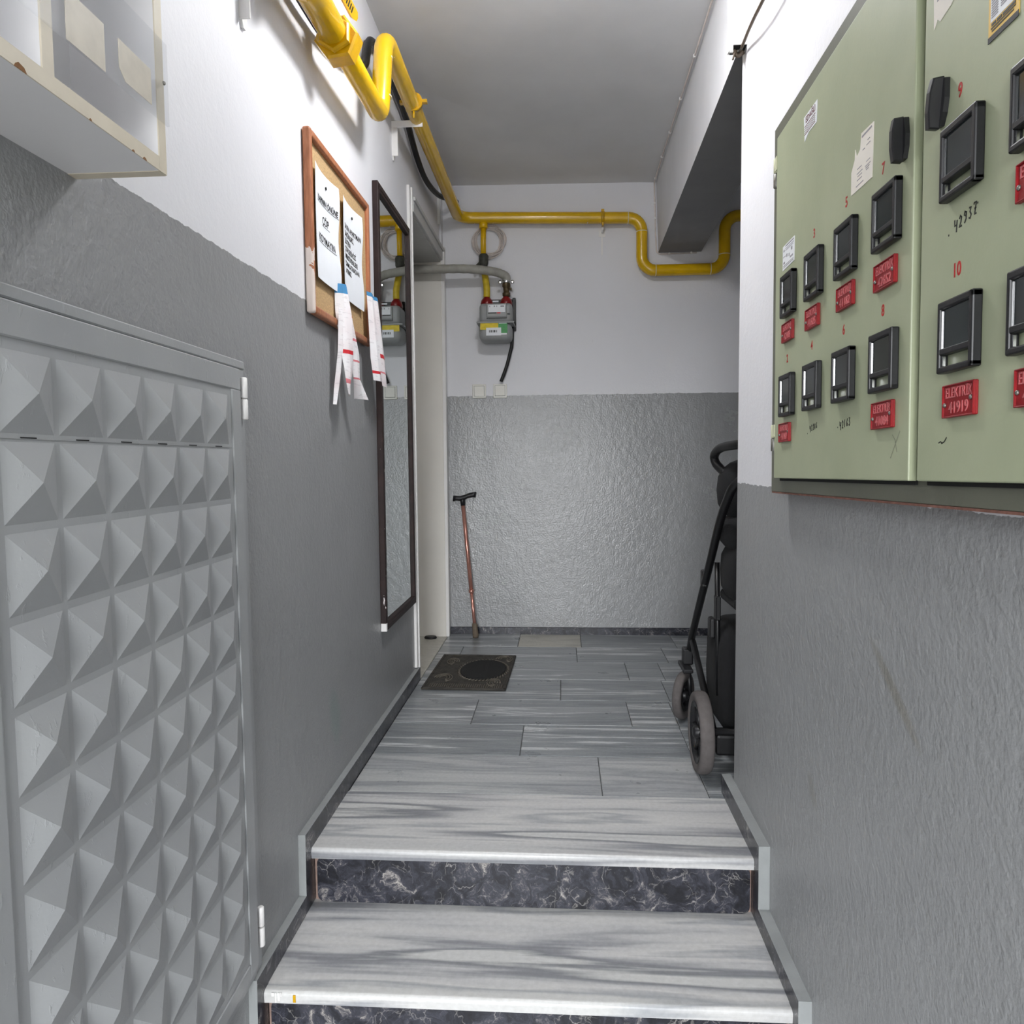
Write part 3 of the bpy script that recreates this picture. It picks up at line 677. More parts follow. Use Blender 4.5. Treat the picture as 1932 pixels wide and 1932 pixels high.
# ================================================================== GAS METER GROUP on the back wall
met = thing('gas_meter', 'grey domestic gas meter with red caps on the end wall', 'gas meter', M=FB(-0.355, 1.75))
m = MB(); m.box(-0.085, 0.105, -0.02, 0.158, 0.004, 0.012, bev=0.003); m.box(0.088, 0.105, 0.02, 0.158, 0.004, 0.05, bev=0.003); m.build('back_plate', 'black_plastic', met)
def rbox(m, x0, x1, y0, y1, z0, z1, r, seg=5): m.box(x0, x1, y0, y1, z0, z1, bev=r, seg=seg, smooth=True)
m = MB(); rbox(m, -0.088, 0.092, 0.004, 0.110, 0.012, 0.16, 0.022); m.build('upper_case', 'meter_grey', met)
m = MB(); rbox(m, -0.092, 0.088, -0.095, 0.010, 0.012, 0.16, 0.034); m.build('lower_case', 'meter_grey', met)
m = MB(); m.box(-0.103, 0.101, 0.000, 0.010, 0.01, 0.166, bev=0.003); m.build('flange', 'meter_grey', met)
m = MB(); m.box(-0.045, 0.064, 0.030, 0.103, 0.155, 0.172, bev=0.003, seg=2); idx = m.build('index_housing', 'meter_grey', met)
m = MB(); m.box(-0.045, 0.064, 0.026, 0.034, 0.158, 0.174); m.build('housing_lip', 'meter_dark', idx)
m = MB(); m.box(-0.036, 0.055, 0.056, 0.096, 0.172, 0.1728); m.build('index_window', 'white_sticker', idx)
m = MB(); m.box(-0.038, 0.008, 0.050, 0.055, 0.172, 0.173); m.build('register', 'ink', idx)
m = MB(); m.box(0.010, 0.030, 0.050, 0.055, 0.172, 0.173); m.build('register', 'red_print', idx)
for k, (a, b) in enumerate(((-0.030, -0.026), (-0.006, 0.0), (0.008, 0.012), (0.030, 0.050))):
    m = MB(); m.box(a, b, 0.084, 0.092, 0.1729, 0.1733); m.build('index_print', 'grey_ink', idx)
m = MB(); m.box(0.066, 0.080, 0.045, 0.053, 0.156, 0.163); m.build('lock_tab', 'black_plastic', met)
m = MB(); m.box(-0.082, 0.016, -0.034, 0.000, 0.1605, 0.1615); st = m.build('warning_sticker', 'yellow_sticker', met)
m = MB(); m.box(0.017, 0.066, -0.054, 0.002, 0.1602, 0.1612); m.build('inspection_sticker', 'green_sticker', met)
m = MB(); m.box(0.020, 0.062, -0.062, -0.054, 0.1602, 0.1612); m.build('sticker_strip', 'white_sticker', met)
m = MB(); m.box(0.020, 0.062, -0.003, 0.003, 0.1614, 0.1618); m.build('sticker_strip', 'white_sticker', met)
m = MB(); m.box(-0.050, 0.032, -0.066, -0.024, 0.162, 0.1628); bc = m.build('barcode_label', 'white_sticker', met)
m = MB(); x = -0.034
for w in (0.003, 0.002, 0.005, 0.002, 0.003, 0.006, 0.002, 0.003): m.box(x, x+w, -0.050, -0.037, 0.1629, 0.1633); x += w+0.0024
m.build('barcode', 'ink', bc)
for cx in (-0.052, 0.055):
    m = MB(); m.lathe([(0.034, 0.104), (0.035, 0.122), (0.030, 0.138), (0.018, 0.152), (0.016, 0.156)], (cx, 0, 0.085), 'y', 20); m.build('red_cap', 'red_plastic', met)
m = MB(); m.box(-0.014, 0.018, 0.114, 0.122, 0.150, 0.152); m.build('seal_label', 'white_sticker', met)
# left riser with taped valve, yellow flex; right brass outlet
m = MB(); m.tube(smooth_path([(-0.052, 0.155, 0.085), (-0.052, 0.20, 0.085), (-0.058, 0.25, 0.075), (-0.066, 0.30, 0.062)]), 0.0185, 14); m.build('flex_riser', 'yellow_hose', met)
m = MB(); m.lathe([(0.019, 0.298), (0.023, 0.305), (0.022, 0.335), (0.026, 0.345), (0.027, 0.385), (0.022, 0.395)], (-0.070, 0, 0.060), 'y', 14); m.tube([(-0.085, 0.355, 0.06), (-0.105, 0.335, 0.055), (-0.118, 0.300, 0.05)], [0.008, 0.011, 0.008], 8); m.build('inlet_valve', 'valve_black', met)
m = MB(); m.lathe([(0.016, 0.154), (0.022, 0.162), (0.022, 0.176), (0.016, 0.180), (0.018, 0.205), (0.023, 0.210), (0.023, 0.235), (0.019, 0.238)], (0.057, 0, 0.085), 'y', 14); m.box(0.075, 0.086, 0.190, 0.204, 0.08, 0.095, bev=0.002); m.build('outlet_union', 'brass', met)
m = MB(); m.lathe([(0.0235, 0.228), (0.0255, 0.230), (0.0255, 0.242), (0.0235, 0.244)], (0.057, 0, 0.085), 'y', 18); hc = m.build('hose_clip', 'chrome', met)
for k in (-1, 1):
    m = MB(); m.lathe([(0.004, -0.004), (0.010, -0.003), (0.010, 0.003), (0.004, 0.004)], (0.057+k*0.034, 0.232, 0.10), 'z', 14); m.build('wing_screw', 'chrome', hc)
m = MB(); m.tube(smooth_path([(0.085, 0.0, 0.03), (0.082, -0.095, 0.035), (0.072, -0.14, 0.035), (0.050, -0.22, 0.035), (0.018, -0.302, 0.03)]), 0.010, 10); m.build('drain_tube', 'black', met)
# grey flexible hose leaving to the left
hp = smooth_path([(-0.298, 4.214, 1.990), (-0.296, 4.212, 2.006), (-0.312, 4.205, 2.022), (-0.37, 4.175, 2.035), (-0.50, 4.14, 2.043), (-0.66, 4.13, 2.044), (-0.80, 4.13, 2.046), (-0.92, 4.135, 2.046)])
rr = [0.0225+(0.0015 if i % 2 else 0) for i in range(len(hp))]
m = MB(); m.tube(hp, rr, 16)
tag(m.build('flexible_hose', 'hose_grey'), 'grey flexible gas hose running from the meter into the doorway', 'hose')
# coil of thin wire hung behind the branch pipe
coil = thing('wire_coil', 'loose coil of thin cream wire behind the yellow branch pipe', 'cable', M=FB(-0.395, 2.225))
for k in range(17):
    rx = 0.082+RND.uniform(-0.016, 0.014); ry = 0.082+RND.uniform(-0.014, 0.012); cx = RND.uniform(-0.016, 0.012); cy = RND.uniform(-0.008, 0.008); a0 = RND.uniform(-0.2, 0.2); zz = 0.004+0.0016*k
    pts = [(cx+rx*math.cos(t)*math.cos(a0)-ry*math.sin(t)*math.sin(a0), cy+rx*math.cos(t)*math.sin(a0)+ry*math.sin(t)*math.cos(a0), zz+0.0006*math.sin(3*t)) for t in [2*math.pi*i/40 for i in range(40)]]
    m = MB(); m.tube(pts, 0.0021, 6, closed=True); m.build('wire_loop', 'cable_white', coil)
# switches
for x, lab in ((-0.4635, 'left of two square cream light switches below the gas meter'), (-0.3445, 'right of two square cream light switches below the gas meter')):
    sw = thing('light_switch', lab, 'light switch', M=FB(x, 1.398), group='light switches under the gas meter')
    m = MB(); m.box(-0.039, 0.039, -0.039, 0.039, 0, 0.009, bev=0.003); m.build('switch_plate', 'bakelite', sw)
    m = MB(); m.box(-0.0295, 0.0295, -0.0290, 0.0310, 0.006, 0.0094); m.build('rocker_gap_shade', 'meter_dark', sw)  # dark sheet painted as the shade in the groove round the rocker
    m = MB(); m.box(-0.028, 0.028, -0.0275, 0.0295, 0.008, 0.0128, bev=0.002, T=Matrix.Rotation(math.radians(2 if x < -0.4 else -2), 4, 'X')); m.build('rocker', 'bakelite', sw)

# ================================================================== CANE, MAT, LID
cane = thing('walking_cane', 'bronze metal walking cane with black handle leaning on the end wall', 'cane', (-0.492, 4.205, 0))
top = Vector((-0.564, 4.272, 0.775)); bot = Vector((-0.4915, 4.205, 0.03)); dd = top-bot
L = lambda t: bot+dd*t
m = MB(); m.tube([L(0.30), L(0.99)], 0.0112, 14); nofix(m.build('upper_shaft', 'bronze', cane))
m = MB(); m.tube([L(0.03), L(0.31)], 0.0094, 14); nofix(m.build('lower_shaft', 'bronze', cane))
m = MB(); m.tube([L(0.300), L(0.303), L(0.322), L(0.326)], [0.0115, 0.0155, 0.0155, 0.0115], 14); nofix(m.build('lock_ring', 'bronze', cane))
m = MB(); m.tube([Vector((-0.4905, 4.2045, 0.001)), L(-0.02), L(0.02), L(0.055), L(0.07)], [0.0165, 0.0175, 0.016, 0.0155, 0.012], 14); nofix(m.build('rubber_tip', 'cane_rubber', cane))
hpts = [(-0.618, 0.790), (-0.600, 0.792), (-0.580, 0.790), (-0.556, 0.795), (-0.530, 0.806), (-0.505, 0.811), (-0.487, 0.811)]
rad = [0.018, 0.014, 0.0145, 0.0155, 0.0145, 0.0145, 0.017]
rg = []
for (x, z), r in zip(hpts, rad): rg.append([(x+0.002*math.sin(a), 4.272+0.012*math.cos(a), z+r*math.sin(a)) for a in [2*math.pi*i/14 for i in range(14)]])
m = MB(); m.rings(rg); m.tube([L(0.965), L(1.0), L(1.012)], [0.013, 0.014, 0.016], 14); nofix(m.build('handle', 'black_plastic', cane))
mat_ = thing('doormat', 'brown-black moulded rubber doormat on the floor beside the doorway', 'doormat', (-0.43, 3.50, 0.0))
mat_.rotation_euler = (0, 0, math.radians(-1.2))
m = MB(); m.box(-0.185, 0.19, -0.285, 0.29, 0.0, 0.007, bev=0.003, seg=1)
for a0, a1, b0, b1 in ((-0.185, 0.19, -0.285, -0.272), (-0.185, 0.19, 0.277, 0.29), (-0.185, -0.172, -0.285, 0.29), (0.177, 0.19, -0.285, 0.29)): m.box(a0, a1, b0, b1, 0.004, 0.0105, bev=0.003, seg=1)
m.build('rubber_base', 'mat_rubber', mat_)
m = MB()
for k in range(34):
    x = -0.155+k*0.0097; m.box(x, x+0.0045, -0.262, -0.215, 0.006, 0.0098); 
m.build('ribs', 'mat_relief', mat_, kind='stuff')
m = MB()
for k in range(44):
    t = 2*math.pi*k/44; m.tube([(0.055+0.122*math.cos(t), 0.02+0.185*math.sin(t), 0.0075), (0.055+0.112*math.cos(t+0.1), 0.02+0.172*math.sin(t+0.1), 0.0095)], 0.0032, 6)
for cx, cy, sg in ((-0.12, 0.16, 1), (-0.12, -0.12, -1), (0.13, 0.22, -1), (0.12, -0.19, 1)):
    for q in range(3):
        pts = [(cx+sg*(0.012+0.012*q)*math.cos(t)+0.004*t, cy+(0.03+0.014*q)*math.sin(t), 0.0085) for t in [i*0.45 for i in range(11)]]
        m.tube(pts, 0.0032, 6)
m.build('scroll_relief', 'mat_relief', mat_)
m = MB(); m.lathe([(1.0, 0.006), (1.0, 0.0115), (0.93, 0.0135), (0.0, 0.014)], (0, 0, 0), 'z', 40, T=Matrix.Translation((0.055, 0.02, 0)) @ Matrix.Diagonal((0.108, 0.165, 1, 1))); m.build('oval_pile', 'mat_pile', mat_)
m = MB(); m.lathe([(0.9, 0.0), (1.0, 0.003), (1.0, 0.008), (0.85, 0.013), (0.3, 0.011), (0.0, 0.011)], (0, 0, 0), 'z', 24, T=Matrix.Translation((-0.742, 4.165, 0.0032)) @ Matrix.Diagonal((0.036, 0.026, 1, 1)))
tag(m.build('black_lid', 'black_plastic'), 'small flat oval black lid lying on the stone threshold', 'lid')

# ================================================================== MIRROR
mir = thing('wall_mirror', 'tall wall mirror in a chipped dark brown frame', 'mirror', M=FL(3.0125, 1.19))
W2, H2, fwid, fd = 0.2875, 0.8175, 0.026, 0.022
for nm, x0, x1, y0, y1 in (('frame_stile', -W2, -W2+fwid, -H2, H2), ('frame_stile', W2-fwid, W2, -H2, H2), ('frame_rail', -W2+fwid, W2-fwid, H2-fwid*1.3, H2), ('frame_rail', -W2+fwid, W2-fwid, -H2, -H2+fwid*1.3)):
    m = MB(); m.box(x0, x1, y0, y1, 0.0, fd, bev=0.003, seg=2)
    if nm == 'frame_rail': m.box(x0, x1, (y0+y1)/2-0.005, (y0+y1)/2+0.005, fd-0.001, fd+0.002, bev=0.001, seg=1)
    m.build(nm, 'mirror_frame', mir)
m = MB(); m.box(-W2+fwid-0.004, W2-fwid+0.004, -H2+fwid, H2-fwid, 0.004, 0.012); m.build('glass', 'mirror', mir)
m = MB(); m.box(-W2-0.0006, -W2+0.014, -H2-0.0006, -H2+0.030, 0.001, fd+0.0006, bev=0.001, seg=1); m.build('bare_corner', 'white_paint', mir)

# ================================================================== CORK BOARD with notices
cb = thing('cork_board', 'wood-framed cork notice board above the grey dado', 'notice board', M=FL(1.978, 1.398))
CW, CH, cf, cd = 0.612, 0.478, 0.022, 0.024
for nm, x0, x1, y0, y1 in (('frame_stile', 0, cf, 0, CH), ('frame_stile', CW-cf, CW, 0, CH), ('frame_rail', cf, CW-cf, CH-cf, CH), ('frame_rail', cf, CW-cf, 0, cf)):
    m = MB(); m.box(x0, x1, y0, y1, 0.002, cd, bev=0.006, seg=3); m.build(nm, 'wood', cb)
m = MB(); m.box(cf-0.004, CW-cf+0.004, cf-0.004, CH-cf+0.004, 0.002, 0.012); m.build('cork_panel', 'cork', cb)
def sheet(name, x, y, w, h, label, bend, lines):
    o = thing(name, label, 'notice', M=frame((XL+0.0135, 1.978+x, 1.398+y), (0, 1, 0), (0, 0, 1)), group='paper notices on the cork board')
    def zf(u, v): return 0.001+bend*(0.010*(2*u/w-1)**2*(0.35+0.65*(v/h)) + 0.005*math.sin(3.0*v/h*math.pi)*(u/w)*0.6+ 0.007*(1-v/h)**2)
    nu, nv = 8, 12; vs = []; 
    for dz in (0, 0.0004):
        for j in range(nv+1):
            for i in range(nu+1): u = w*i/nu; v = h*j/nv; vs.append((u, v, zf(u, v)+dz))
    fs = []; N = (nu+1)*(nv+1)
    for j in range(nv):
        for i in range(nu):
            a = j*(nu+1)+i; q = (a, a+1, a+nu+2, a+nu+1); fs.append(tuple(N+k for k in q)); fs.append(q[::-1])
    m = MB(); m.add(vs, fs, 0, True); m.build('paper', 'paper', o)
    for body, size, cx, cy, al, ul in lines:
        t = text('lettering', body, size*1.08, 'ink', o, (cx, cy, 0), 0.0001, al, bold=0.0007)
        wd = max((v.co.x for v in t.data.vertices), default=0)-min((v.co.x for v in t.data.vertices), default=0)
        x0 = min(v.co.x for v in t.data.vertices)
        for v in t.data.vertices: v.co.z = zf(v.co.x, v.co.y)+0.0009
        if ul:
            mm = MB(); n = 10
            for k in range(n):
                ua, ub = x0-0.004+(wd+0.012)*k/n, x0-0.004+(wd+0.012)*(k+1)/n; yy = cy-size*0.52
                mm.add([(ua, yy, zf(ua, yy)+0.0009), (ub, yy, zf(ub, yy)+0.0009), (ub, yy+0.0016, zf(ub, yy)+0.0009), (ua, yy+0.0016, zf(ua, yy)+0.0009)], [(0, 1, 2, 3)])
            mm.build('underline', 'ink', o)
    m = MB(); m.lathe([(0.0045, 0.0), (0.0045, 0.002), (0.0, 0.0035)], (w*0.52, h*0.885, 0.004), 'z', 10); m.build('pin', 'ink', o)
    return o
sheet('notice_sheet', 0.036, 0.100, 0.212, 0.303, 'left white notice on the cork board, three underlined lines of lettering', 1.0,
      [('KAPININ ÖNÜNE', 0.0205, 0.115, 0.222, 'CENTER', True), ('ÇÖP', 0.027, 0.106, 0.172, 'CENTER', True), ('KOYMAYIN', 0.0265, 0.108, 0.118, 'CENTER', True)])
sheet('notice_sheet', 0.297, 0.100, 0.215, 0.303, 'right white notice on the cork board, seven lines of lettering', 0.9,
      [(t, 0.0195, 0.022, 0.222-0.0225*k, 'LEFT', False) for k, t in enumerate(('SAYIN APARTMAN', 'SAKİNLERİ,', 'LÜTFEN', 'ÇÖPLERİNİZİ', 'MERDİVENLERE', 'DAMLATMADAN', 'ATINIZ'))])
# paper bill slips hanging below the board
def slip(o, name, prof, w, twist, mats):
    # prof: list of (x centre, y, z, half width, yaw) down the strip
    m = MB(); rowsv = []
    for (x, y, z, hw, yw) in prof:
        c, s_ = math.cos(yw), math.sin(yw); rowsv.append([(x+t*hw*c, y, z+t*hw*s_+0.006*(1-abs(t))) for t in (-1, -0.5, 0, 0.5, 1)])
    n = len(rowsv); vs = [p for r in rowsv for p in r]; vs2 = [(p[0], p[1], p[2]+0.0005) for p in vs]
    o5 = len(vs)
    for j in range(n-1):
        mi = mats[min(j, len(mats)-1)]
        for i in range(4):
            a = j*5+i; q = (a, a+1, a+6, a+5)
            m.add([vs2[k] for k in q]+[vs[k] for k in q], [(0, 1, 2, 3), (7, 6, 5, 4)], mi, False)
    return m.build(name, ['paper_pink', 'blue_print', 'red_print', 'pink_print', 'paper'], o)
def lerp_prof(keys, n):
    out = []
    for k in range(n+1):
        t = k/n*(len(keys)-1); i = min(int(t), len(keys)-2); f = t-i
        out.append(tuple(a+(b-a)*f for a, b in zip(keys[i], keys[i+1])))
    return out
def bill_mats(n, blue=(0, 1), red=(), pink=()):
    return [1 if k in blue else 2 if k in red else 3 if k in pink else 0 for k in range(n)]
b1 = thing('bill_slips', 'twisted pink-white paper bills hanging below the middle of the cork board', 'paper bills', M=FL(2.19, 1.20), group='paper bills hanging from the cork board')
slip(b1, 'bill', lerp_prof([(0.010, 0.322, 0.030, 0.018, 0.9), (0.016, 0.24, 0.036, 0.026, 0.8), (0.020, 0.15, 0.042, 0.026, 0.5), (0.028, 0.08, 0.044, 0.034, 0.1), (0.018, 0.0, 0.044, 0.040, -0.3)], 48), 0, 0, bill_mats(48, (0, 1, 2, 3), (27, 28), (41, 42)))
slip(b1, 'bill', lerp_prof([(0.056, 0.312, 0.030, 0.018, 0.2), (0.062, 0.22, 0.040, 0.020, 0.3), (0.092, 0.13, 0.046, 0.030, 0.2), (0.108, 0.06, 0.046, 0.026, 0.1), (0.150, -0.002, 0.048, 0.032, 0.5)], 48), 0, 0, bill_mats(48, (), (), (9, 18, 27, 36)))
slip(b1, 'bill', lerp_prof([(0.004, 0.25, 0.031, 0.014, 0.1), (0.0, 0.12, 0.030, 0.018, 0.2), (-0.008, 0.02, 0.018, 0.016, 0.2), (-0.020, -0.03, 0.014, 0.012, 0.1)], 16), 0, 0, bill_mats(16, ()))
b2 = thing('bill_slips', 'two straight pink-white paper bills hanging at the cork board edge by the mirror', 'paper bills', M=FL(2.515, 1.262), group='paper bills hanging from the cork board')
slip(b2, 'bill', lerp_prof([(0.012, 0.305, 0.034, 0.026, 0.15), (0.022, 0.20, 0.040, 0.028, 0.25), (0.028, 0.09, 0.046, 0.030, 0.35), (0.044, 0.015, 0.05, 0.036, 0.2)], 48), 0, 0, bill_mats(48, (0, 1), (41, 42), ()))
slip(b2, 'bill', lerp_prof([(0.064, 0.300, 0.040, 0.024, 0.1), (0.074, 0.20, 0.046, 0.034, 0.05), (0.092, 0.09, 0.052, 0.042, 0.0), (0.110, 0.0, 0.056, 0.058, -0.1)], 48), 0, 0, bill_mats(48, (0, 1), (29, 30), (39,)))

# ================================================================== MAIL RACK (upper left)
rk = thing('mail_rack', 'white open-fronted wall rack with cream edging and clear strip', 'rack', M=FL(1.035, 1.399))
RD = 0.130; RH = 0.50; RW = 0.80
m = MB(); m.box(-RW, -0.018, 0.0, 0.018, 0.0, RD-0.001); bp = m.build('bottom_panel', 'melamine', rk)
m = MB(); m.box(-RW, -0.0184, 0.0, 0.0185, RD-0.001, RD+0.0006); m.build('edge_band', 'edge_cream', bp)
m = MB(); m.box(-0.018, 0.0, 0.0, RH, 0.0, RD-0.001); sp = m.build('side_panel', 'melamine', rk)
m = MB(); m.box(-0.0182, 0.0002, 0.0, RH, RD-0.001, RD+0.0006); m.box(-0.0182, 0.0002, -0.0008, -0.0001, 0.0, RD-0.0012); m.build('edge_band', 'edge_cream', sp)
m = MB(); m.box(-RW, -RW+0.018, 0.0, RH, 0.0, RD-0.001); m.build('side_panel', 'melamine', rk)
m = MB(); m.box(-RW, 0.0, RH, RH+0.018, 0.0, RD); m.build('top_panel', 'melamine', rk)
m = MB(); m.box(-RW+0.018, -0.018, 0.018, RH, 0.004, 0.010); m.build('back_panel', 'melamine', rk)
for xd in (-0.248, -0.50):
    m = MB(); m.box(xd, xd+0.018, 0.018, RH, 0.010, RD-0.002); dv = m.build('divider', 'melamine', rk)
    m = MB(); m.box(xd-0.0002, xd+0.0182, 0.018, RH, RD-0.002, RD+0.0002); m.build('edge_band', 'edge_cream', dv)
m = MB(); m.box(-RW, 0.0055, 0.067, 0.176, RD+0.001, RD+0.004); ac = m.build('clear_strip', 'acrylic', rk)
for pts in ([(-0.213, 0.067), (-0.142, 0.067), (-0.142, 0.122), (-0.213, 0.122)], [(-0.113, 0.088), (-0.100, 0.076), (-0.040, 0.076), (-0.040, 0.121), (-0.113, 0.122)]):
    m = MB(); m.prism(pts, RD+0.0042, RD+0.0048, 'z'); m.build('tape_patch', 'tape', ac)
m = MB(); m.lathe([(0.003, 0), (0.002, 0.002)], (-0.006, 0.12, RD+0.004), 'z', 8); m.build('screw', 'steel', rk)
for x, cw, ch in ((-0.085, 0.006, 0.0022), (-0.060, 0.009, 0.003), (-0.172, 0.005, 0.002), (-0.292, 0.018, 0.006)):
    m = MB(); m.prism([(x, -0.0004), (x+cw, -0.0004), (x+cw*0.8, ch*0.7), (x+cw*0.35, ch), (x+cw*0.1, ch*0.5)], RD+0.0004, RD+0.0010, 'z'); m.build('chip_mark', 'chipboard', rk)

# ================================================================== GREEN METER CABINET
cab = thing('meter_cabinet', 'sage green metal electricity meter cabinet on the right wall', 'meter cabinet', M=FR(1.72, 0.927, rot=math.radians(1.0)))
CWD, CHT = 1.42, 0.792
m = MB(); m.box(0, CWD, 0, CHT, 0.0, 0.036, bev=0.003, seg=1); m.build('carcass', 'cab_dark', cab)
m = MB(); m.box(0.01, CWD, -0.0012, 0.002, 0.001, 0.0368); m.build('rusty_bottom_edge', 'rust', cab)
doors = []
for x0, x1 in ((0.074, 0.700), (0.724, 1.348)):
    m = MB(); m.box(x0, x1, 0.032, 0.743, 0.0385, 0.051, bev=0.0018, seg=2); d = m.build('cabinet_door', 'cab_green', cab); doors.append(d)
    m = MB(); m.box(x0+0.004, x1-0.004, 0.0265, 0.033, 0.030, 0.0395); m.build('door_gap_shade', 'blank', d)  # black strip standing in for the shade along the door's lower edge
ZD = 0.051
for v0, v1 in ((0.646, 0.706), (0.090, 0.146)):
    vm = (v0+v1)/2
    m = MB(); m.lathe([(0.006, 0), (0.007, 0.001), (0.007, v1-vm-0.001), (0.006, v1-vm)], (0.060, vm, 0.047), 'y', 12); m.box(0.060, 0.078, vm+0.002, v1, 0.0505, 0.0525); h = m.build('hinge', 'hinge_green', cab)
    m = MB(); m.lathe([(0.006, 0), (0.007, 0.001), (0.007, vm-v0-0.002), (0.006, vm-v0-0.001)], (0.060, v0, 0.047), 'y', 12); m.build('hinge_barrel', 'steel', h)
# window bezels, one mesh shared
def bezel_mesh():
    m = MB(); w, h, d = 0.0385, 0.0415, 0.0115
    m.box(-w, -w+0.0062, -h, h, 0, d, bev=0.002, seg=2); m.box(w-0.0085, w, -h, h, 0, d, bev=0.002, seg=2)
    m.box(-w, w, h-0.0090, h, 0, d, bev=0.002, seg=2); m.box(-w, w, -h, -h+0.0075, 0, d, bev=0.002, seg=2)
    m.box(-w+0.005, w-0.007, -0.0200, -0.0128, 0, d-0.0008, bev=0.001, seg=1)
    return m
bz = None
cols1 = [0.182, 0.332, 0.483, 0.633]; cols2 = [0.828, 0.966]
wins = [(0, c, 0.396) for c in cols1]+[(0, c-0.003, 0.198) for c in cols1]+[(1, c, 0.3985) for c in cols2]+[(1, c+0.003, 0.200) for c in cols2]
glass_me = None
for k, (di, cx, cy) in enumerate(wins):
    if bz is None:
        o = bezel_mesh().build('window_bezel', 'black_plastic', doors[di]); bz = o.data
        mg = MB(); mg.box(-0.033, 0.031, -0.0135, 0.0335, 0.0005, 0.0078); g = mg.build('window_pane', 'dark_glass', o); glass_me = g.data
        ml = MB(); ml.box(-0.0325, -0.0316, -0.0125, 0.031, 0.0075, 0.0090); ml.box(-0.0325, -0.0316, -0.0325, -0.021, 0.004, 0.0070); gl = ml.build('jamb_glint', 'chrome', o); glint_me = gl.data  # bright strips stand in for the highlight on the inner left jamb
    else:
        o = link('window_bezel', bz, doors[di]); g = link('window_pane', glass_me, o); gl = link('jamb_glint', glint_me, o)
    o.location = (cx, cy, ZD)
# red plates
plates = [(0, 0.174, 0.3245, '42985'), (0, 0.321, 0.322, '41825'), (0, 0.479, 0.3226, '41182'), (0, 0.6265, 0.319, '42652'), (0, 0.160, 0.125, '41987'), (0, 0.626, 0.124, '41084'), (1, 0.831, 0.1255, '41919'), (1, 0.966, 0.326, '42618'), (1, 0.972, 0.1255, '41620')]
plate_me = None; word_me = None; screw_me = None
for di, cx, cy, num in plates:
    if plate_me is None:
        m = MB(); m.box(-0.034, 0.034, -0.019, 0.019, 0, 0.004, bev=0.001, seg=1)
        for a in ((-0.034, 0.034, 0.0172, 0.019), (-0.034, 0.034, -0.019, -0.0172), (-0.034, -0.0322, -0.019, 0.019), (0.0315, 0.034, -0.019, 0.019)): m.box(*a, 0.003, 0.0062, bev=0.0007, seg=1)
        o = m.build('number_plate', 'red_plate', doors[di]); plate_me = o.data
        wd = text('plate_word', 'ELEKTRİK', 0.0172, 'red_relief', o, (0, 0.0088, 0.0043), 0.0005, sx=0.76); word_me = wd.data
        m = MB(); m.lathe([(0.0028, 0.0), (0.0026, 0.0014), (0.0012, 0.0024)], (0, 0, 0.004), 'z', 10)
        sc = m.build('plate_screw', 'steel', o); screw_me = sc.data; sc.location = (-0.0300, -0.004, 0)
        link('plate_screw', screw_me, o).location = (0.0265, 0.0005, 0)
    else:
        o = link('number_plate', plate_me, doors[di]); link('plate_word', word_me, o)
        link('plate_screw', screw_me, o).location = (-0.0300, -0.004, 0); link('plate_screw', screw_me, o).location = (0.0265, 0.0005, 0)
    text('plate_number', num, 0.0190, 'red_relief', o, (0.0, -0.0085, 0.0043), 0.0006, sx=0.90)
    o.location = (cx, cy, ZD)
# red stencilled flat numbers
for di, s_, cx, cy in ((0, '7', 0.607, 0.470), (0, '5', 0.470, 0.472), (0, '3', 0.317, 0.471), (0, '8', 0.614, 0.271), (0, '6', 0.466, 0.272), (0, '4', 0.311, 0.273), (0, '2', 0.163, 0.272), (1, '9', 0.812, 0.4763), (1, '10', 0.813, 0.275)):
    text('stencil_number', s_, 0.0225, 'red_ink', doors[di], (cx, cy, ZD+0.0002), 0.0002, sx=0.85, bold=0.0004)
# handwriting
DG = {'4': [[(0, 1), (0.05, 0.45), (0.75, 0.5)], [(0.75, 0.9), (0.6, -0.15)]], '2': [[(0.05, 0.75), (0.35, 1), (0.7, 0.8), (0.5, 0.4), (0.05, 0.02), (0.8, 0.05)]],
      '9': [[(0.7, 0.85), (0.3, 1), (0.1, 0.7), (0.5, 0.55), (0.72, 0.9), (0.65, 0.3), (0.2, 0.0)]], '3': [[(0.1, 0.95), (0.7, 0.95), (0.35, 0.6), (0.72, 0.3), (0.4, 0.0), (0.05, 0.12)]],
      '7': [[(0.05, 0.85), (0.15, 1.0), (0.75, 1.0), (0.5, 0.45), (0.3, 0.0), (0.8, 0.02)], [(0.25, 0.48), (0.75, 0.52)]], '1': [[(0.3, 1), (0.3, 0)]], '6': [[(0.6, 1), (0.2, 0.5), (0.25, 0.05), (0.6, 0.1), (0.6, 0.4), (0.2, 0.4)]], '8': [[(0.6, 0.9), (0.2, 0.8), (0.6, 0.3), (0.3, 0.0), (0.15, 0.3), (0.6, 0.9)]]}
def hand(di, body, x, y, h, adv, slope, wd=0.0020):
    m = MB()
    for k, ch in enumerate(body):
        for st_ in DG[ch]:
            ribbon(m, [(x+k*adv+p[0]*h*0.55, y+k*adv*slope+p[1]*h) for p in st_], wd, ZD)
    m.build('pen_number', 'ink', doors[di])
hand(1, '42937', 0.806, 0.3205, 0.0128, 0.0100, 0.14)
hand(0, '42163', 0.455, 0.114, 0.0125, 0.0095, 0.10)
hand(0, '42286', 0.306, 0.1185, 0.0105, 0.0085, 0.12)
m = MB(); ribbon(m, [(0.652, 0.095), (0.660, 0.088), (0.667, 0.071)], 0.0011, ZD); ribbon(m, [(0.675, 0.099), (0.664, 0.085), (0.647, 0.063)], 0.0012, ZD); m.build('pen_mark', 'faint_ink', doors[0])
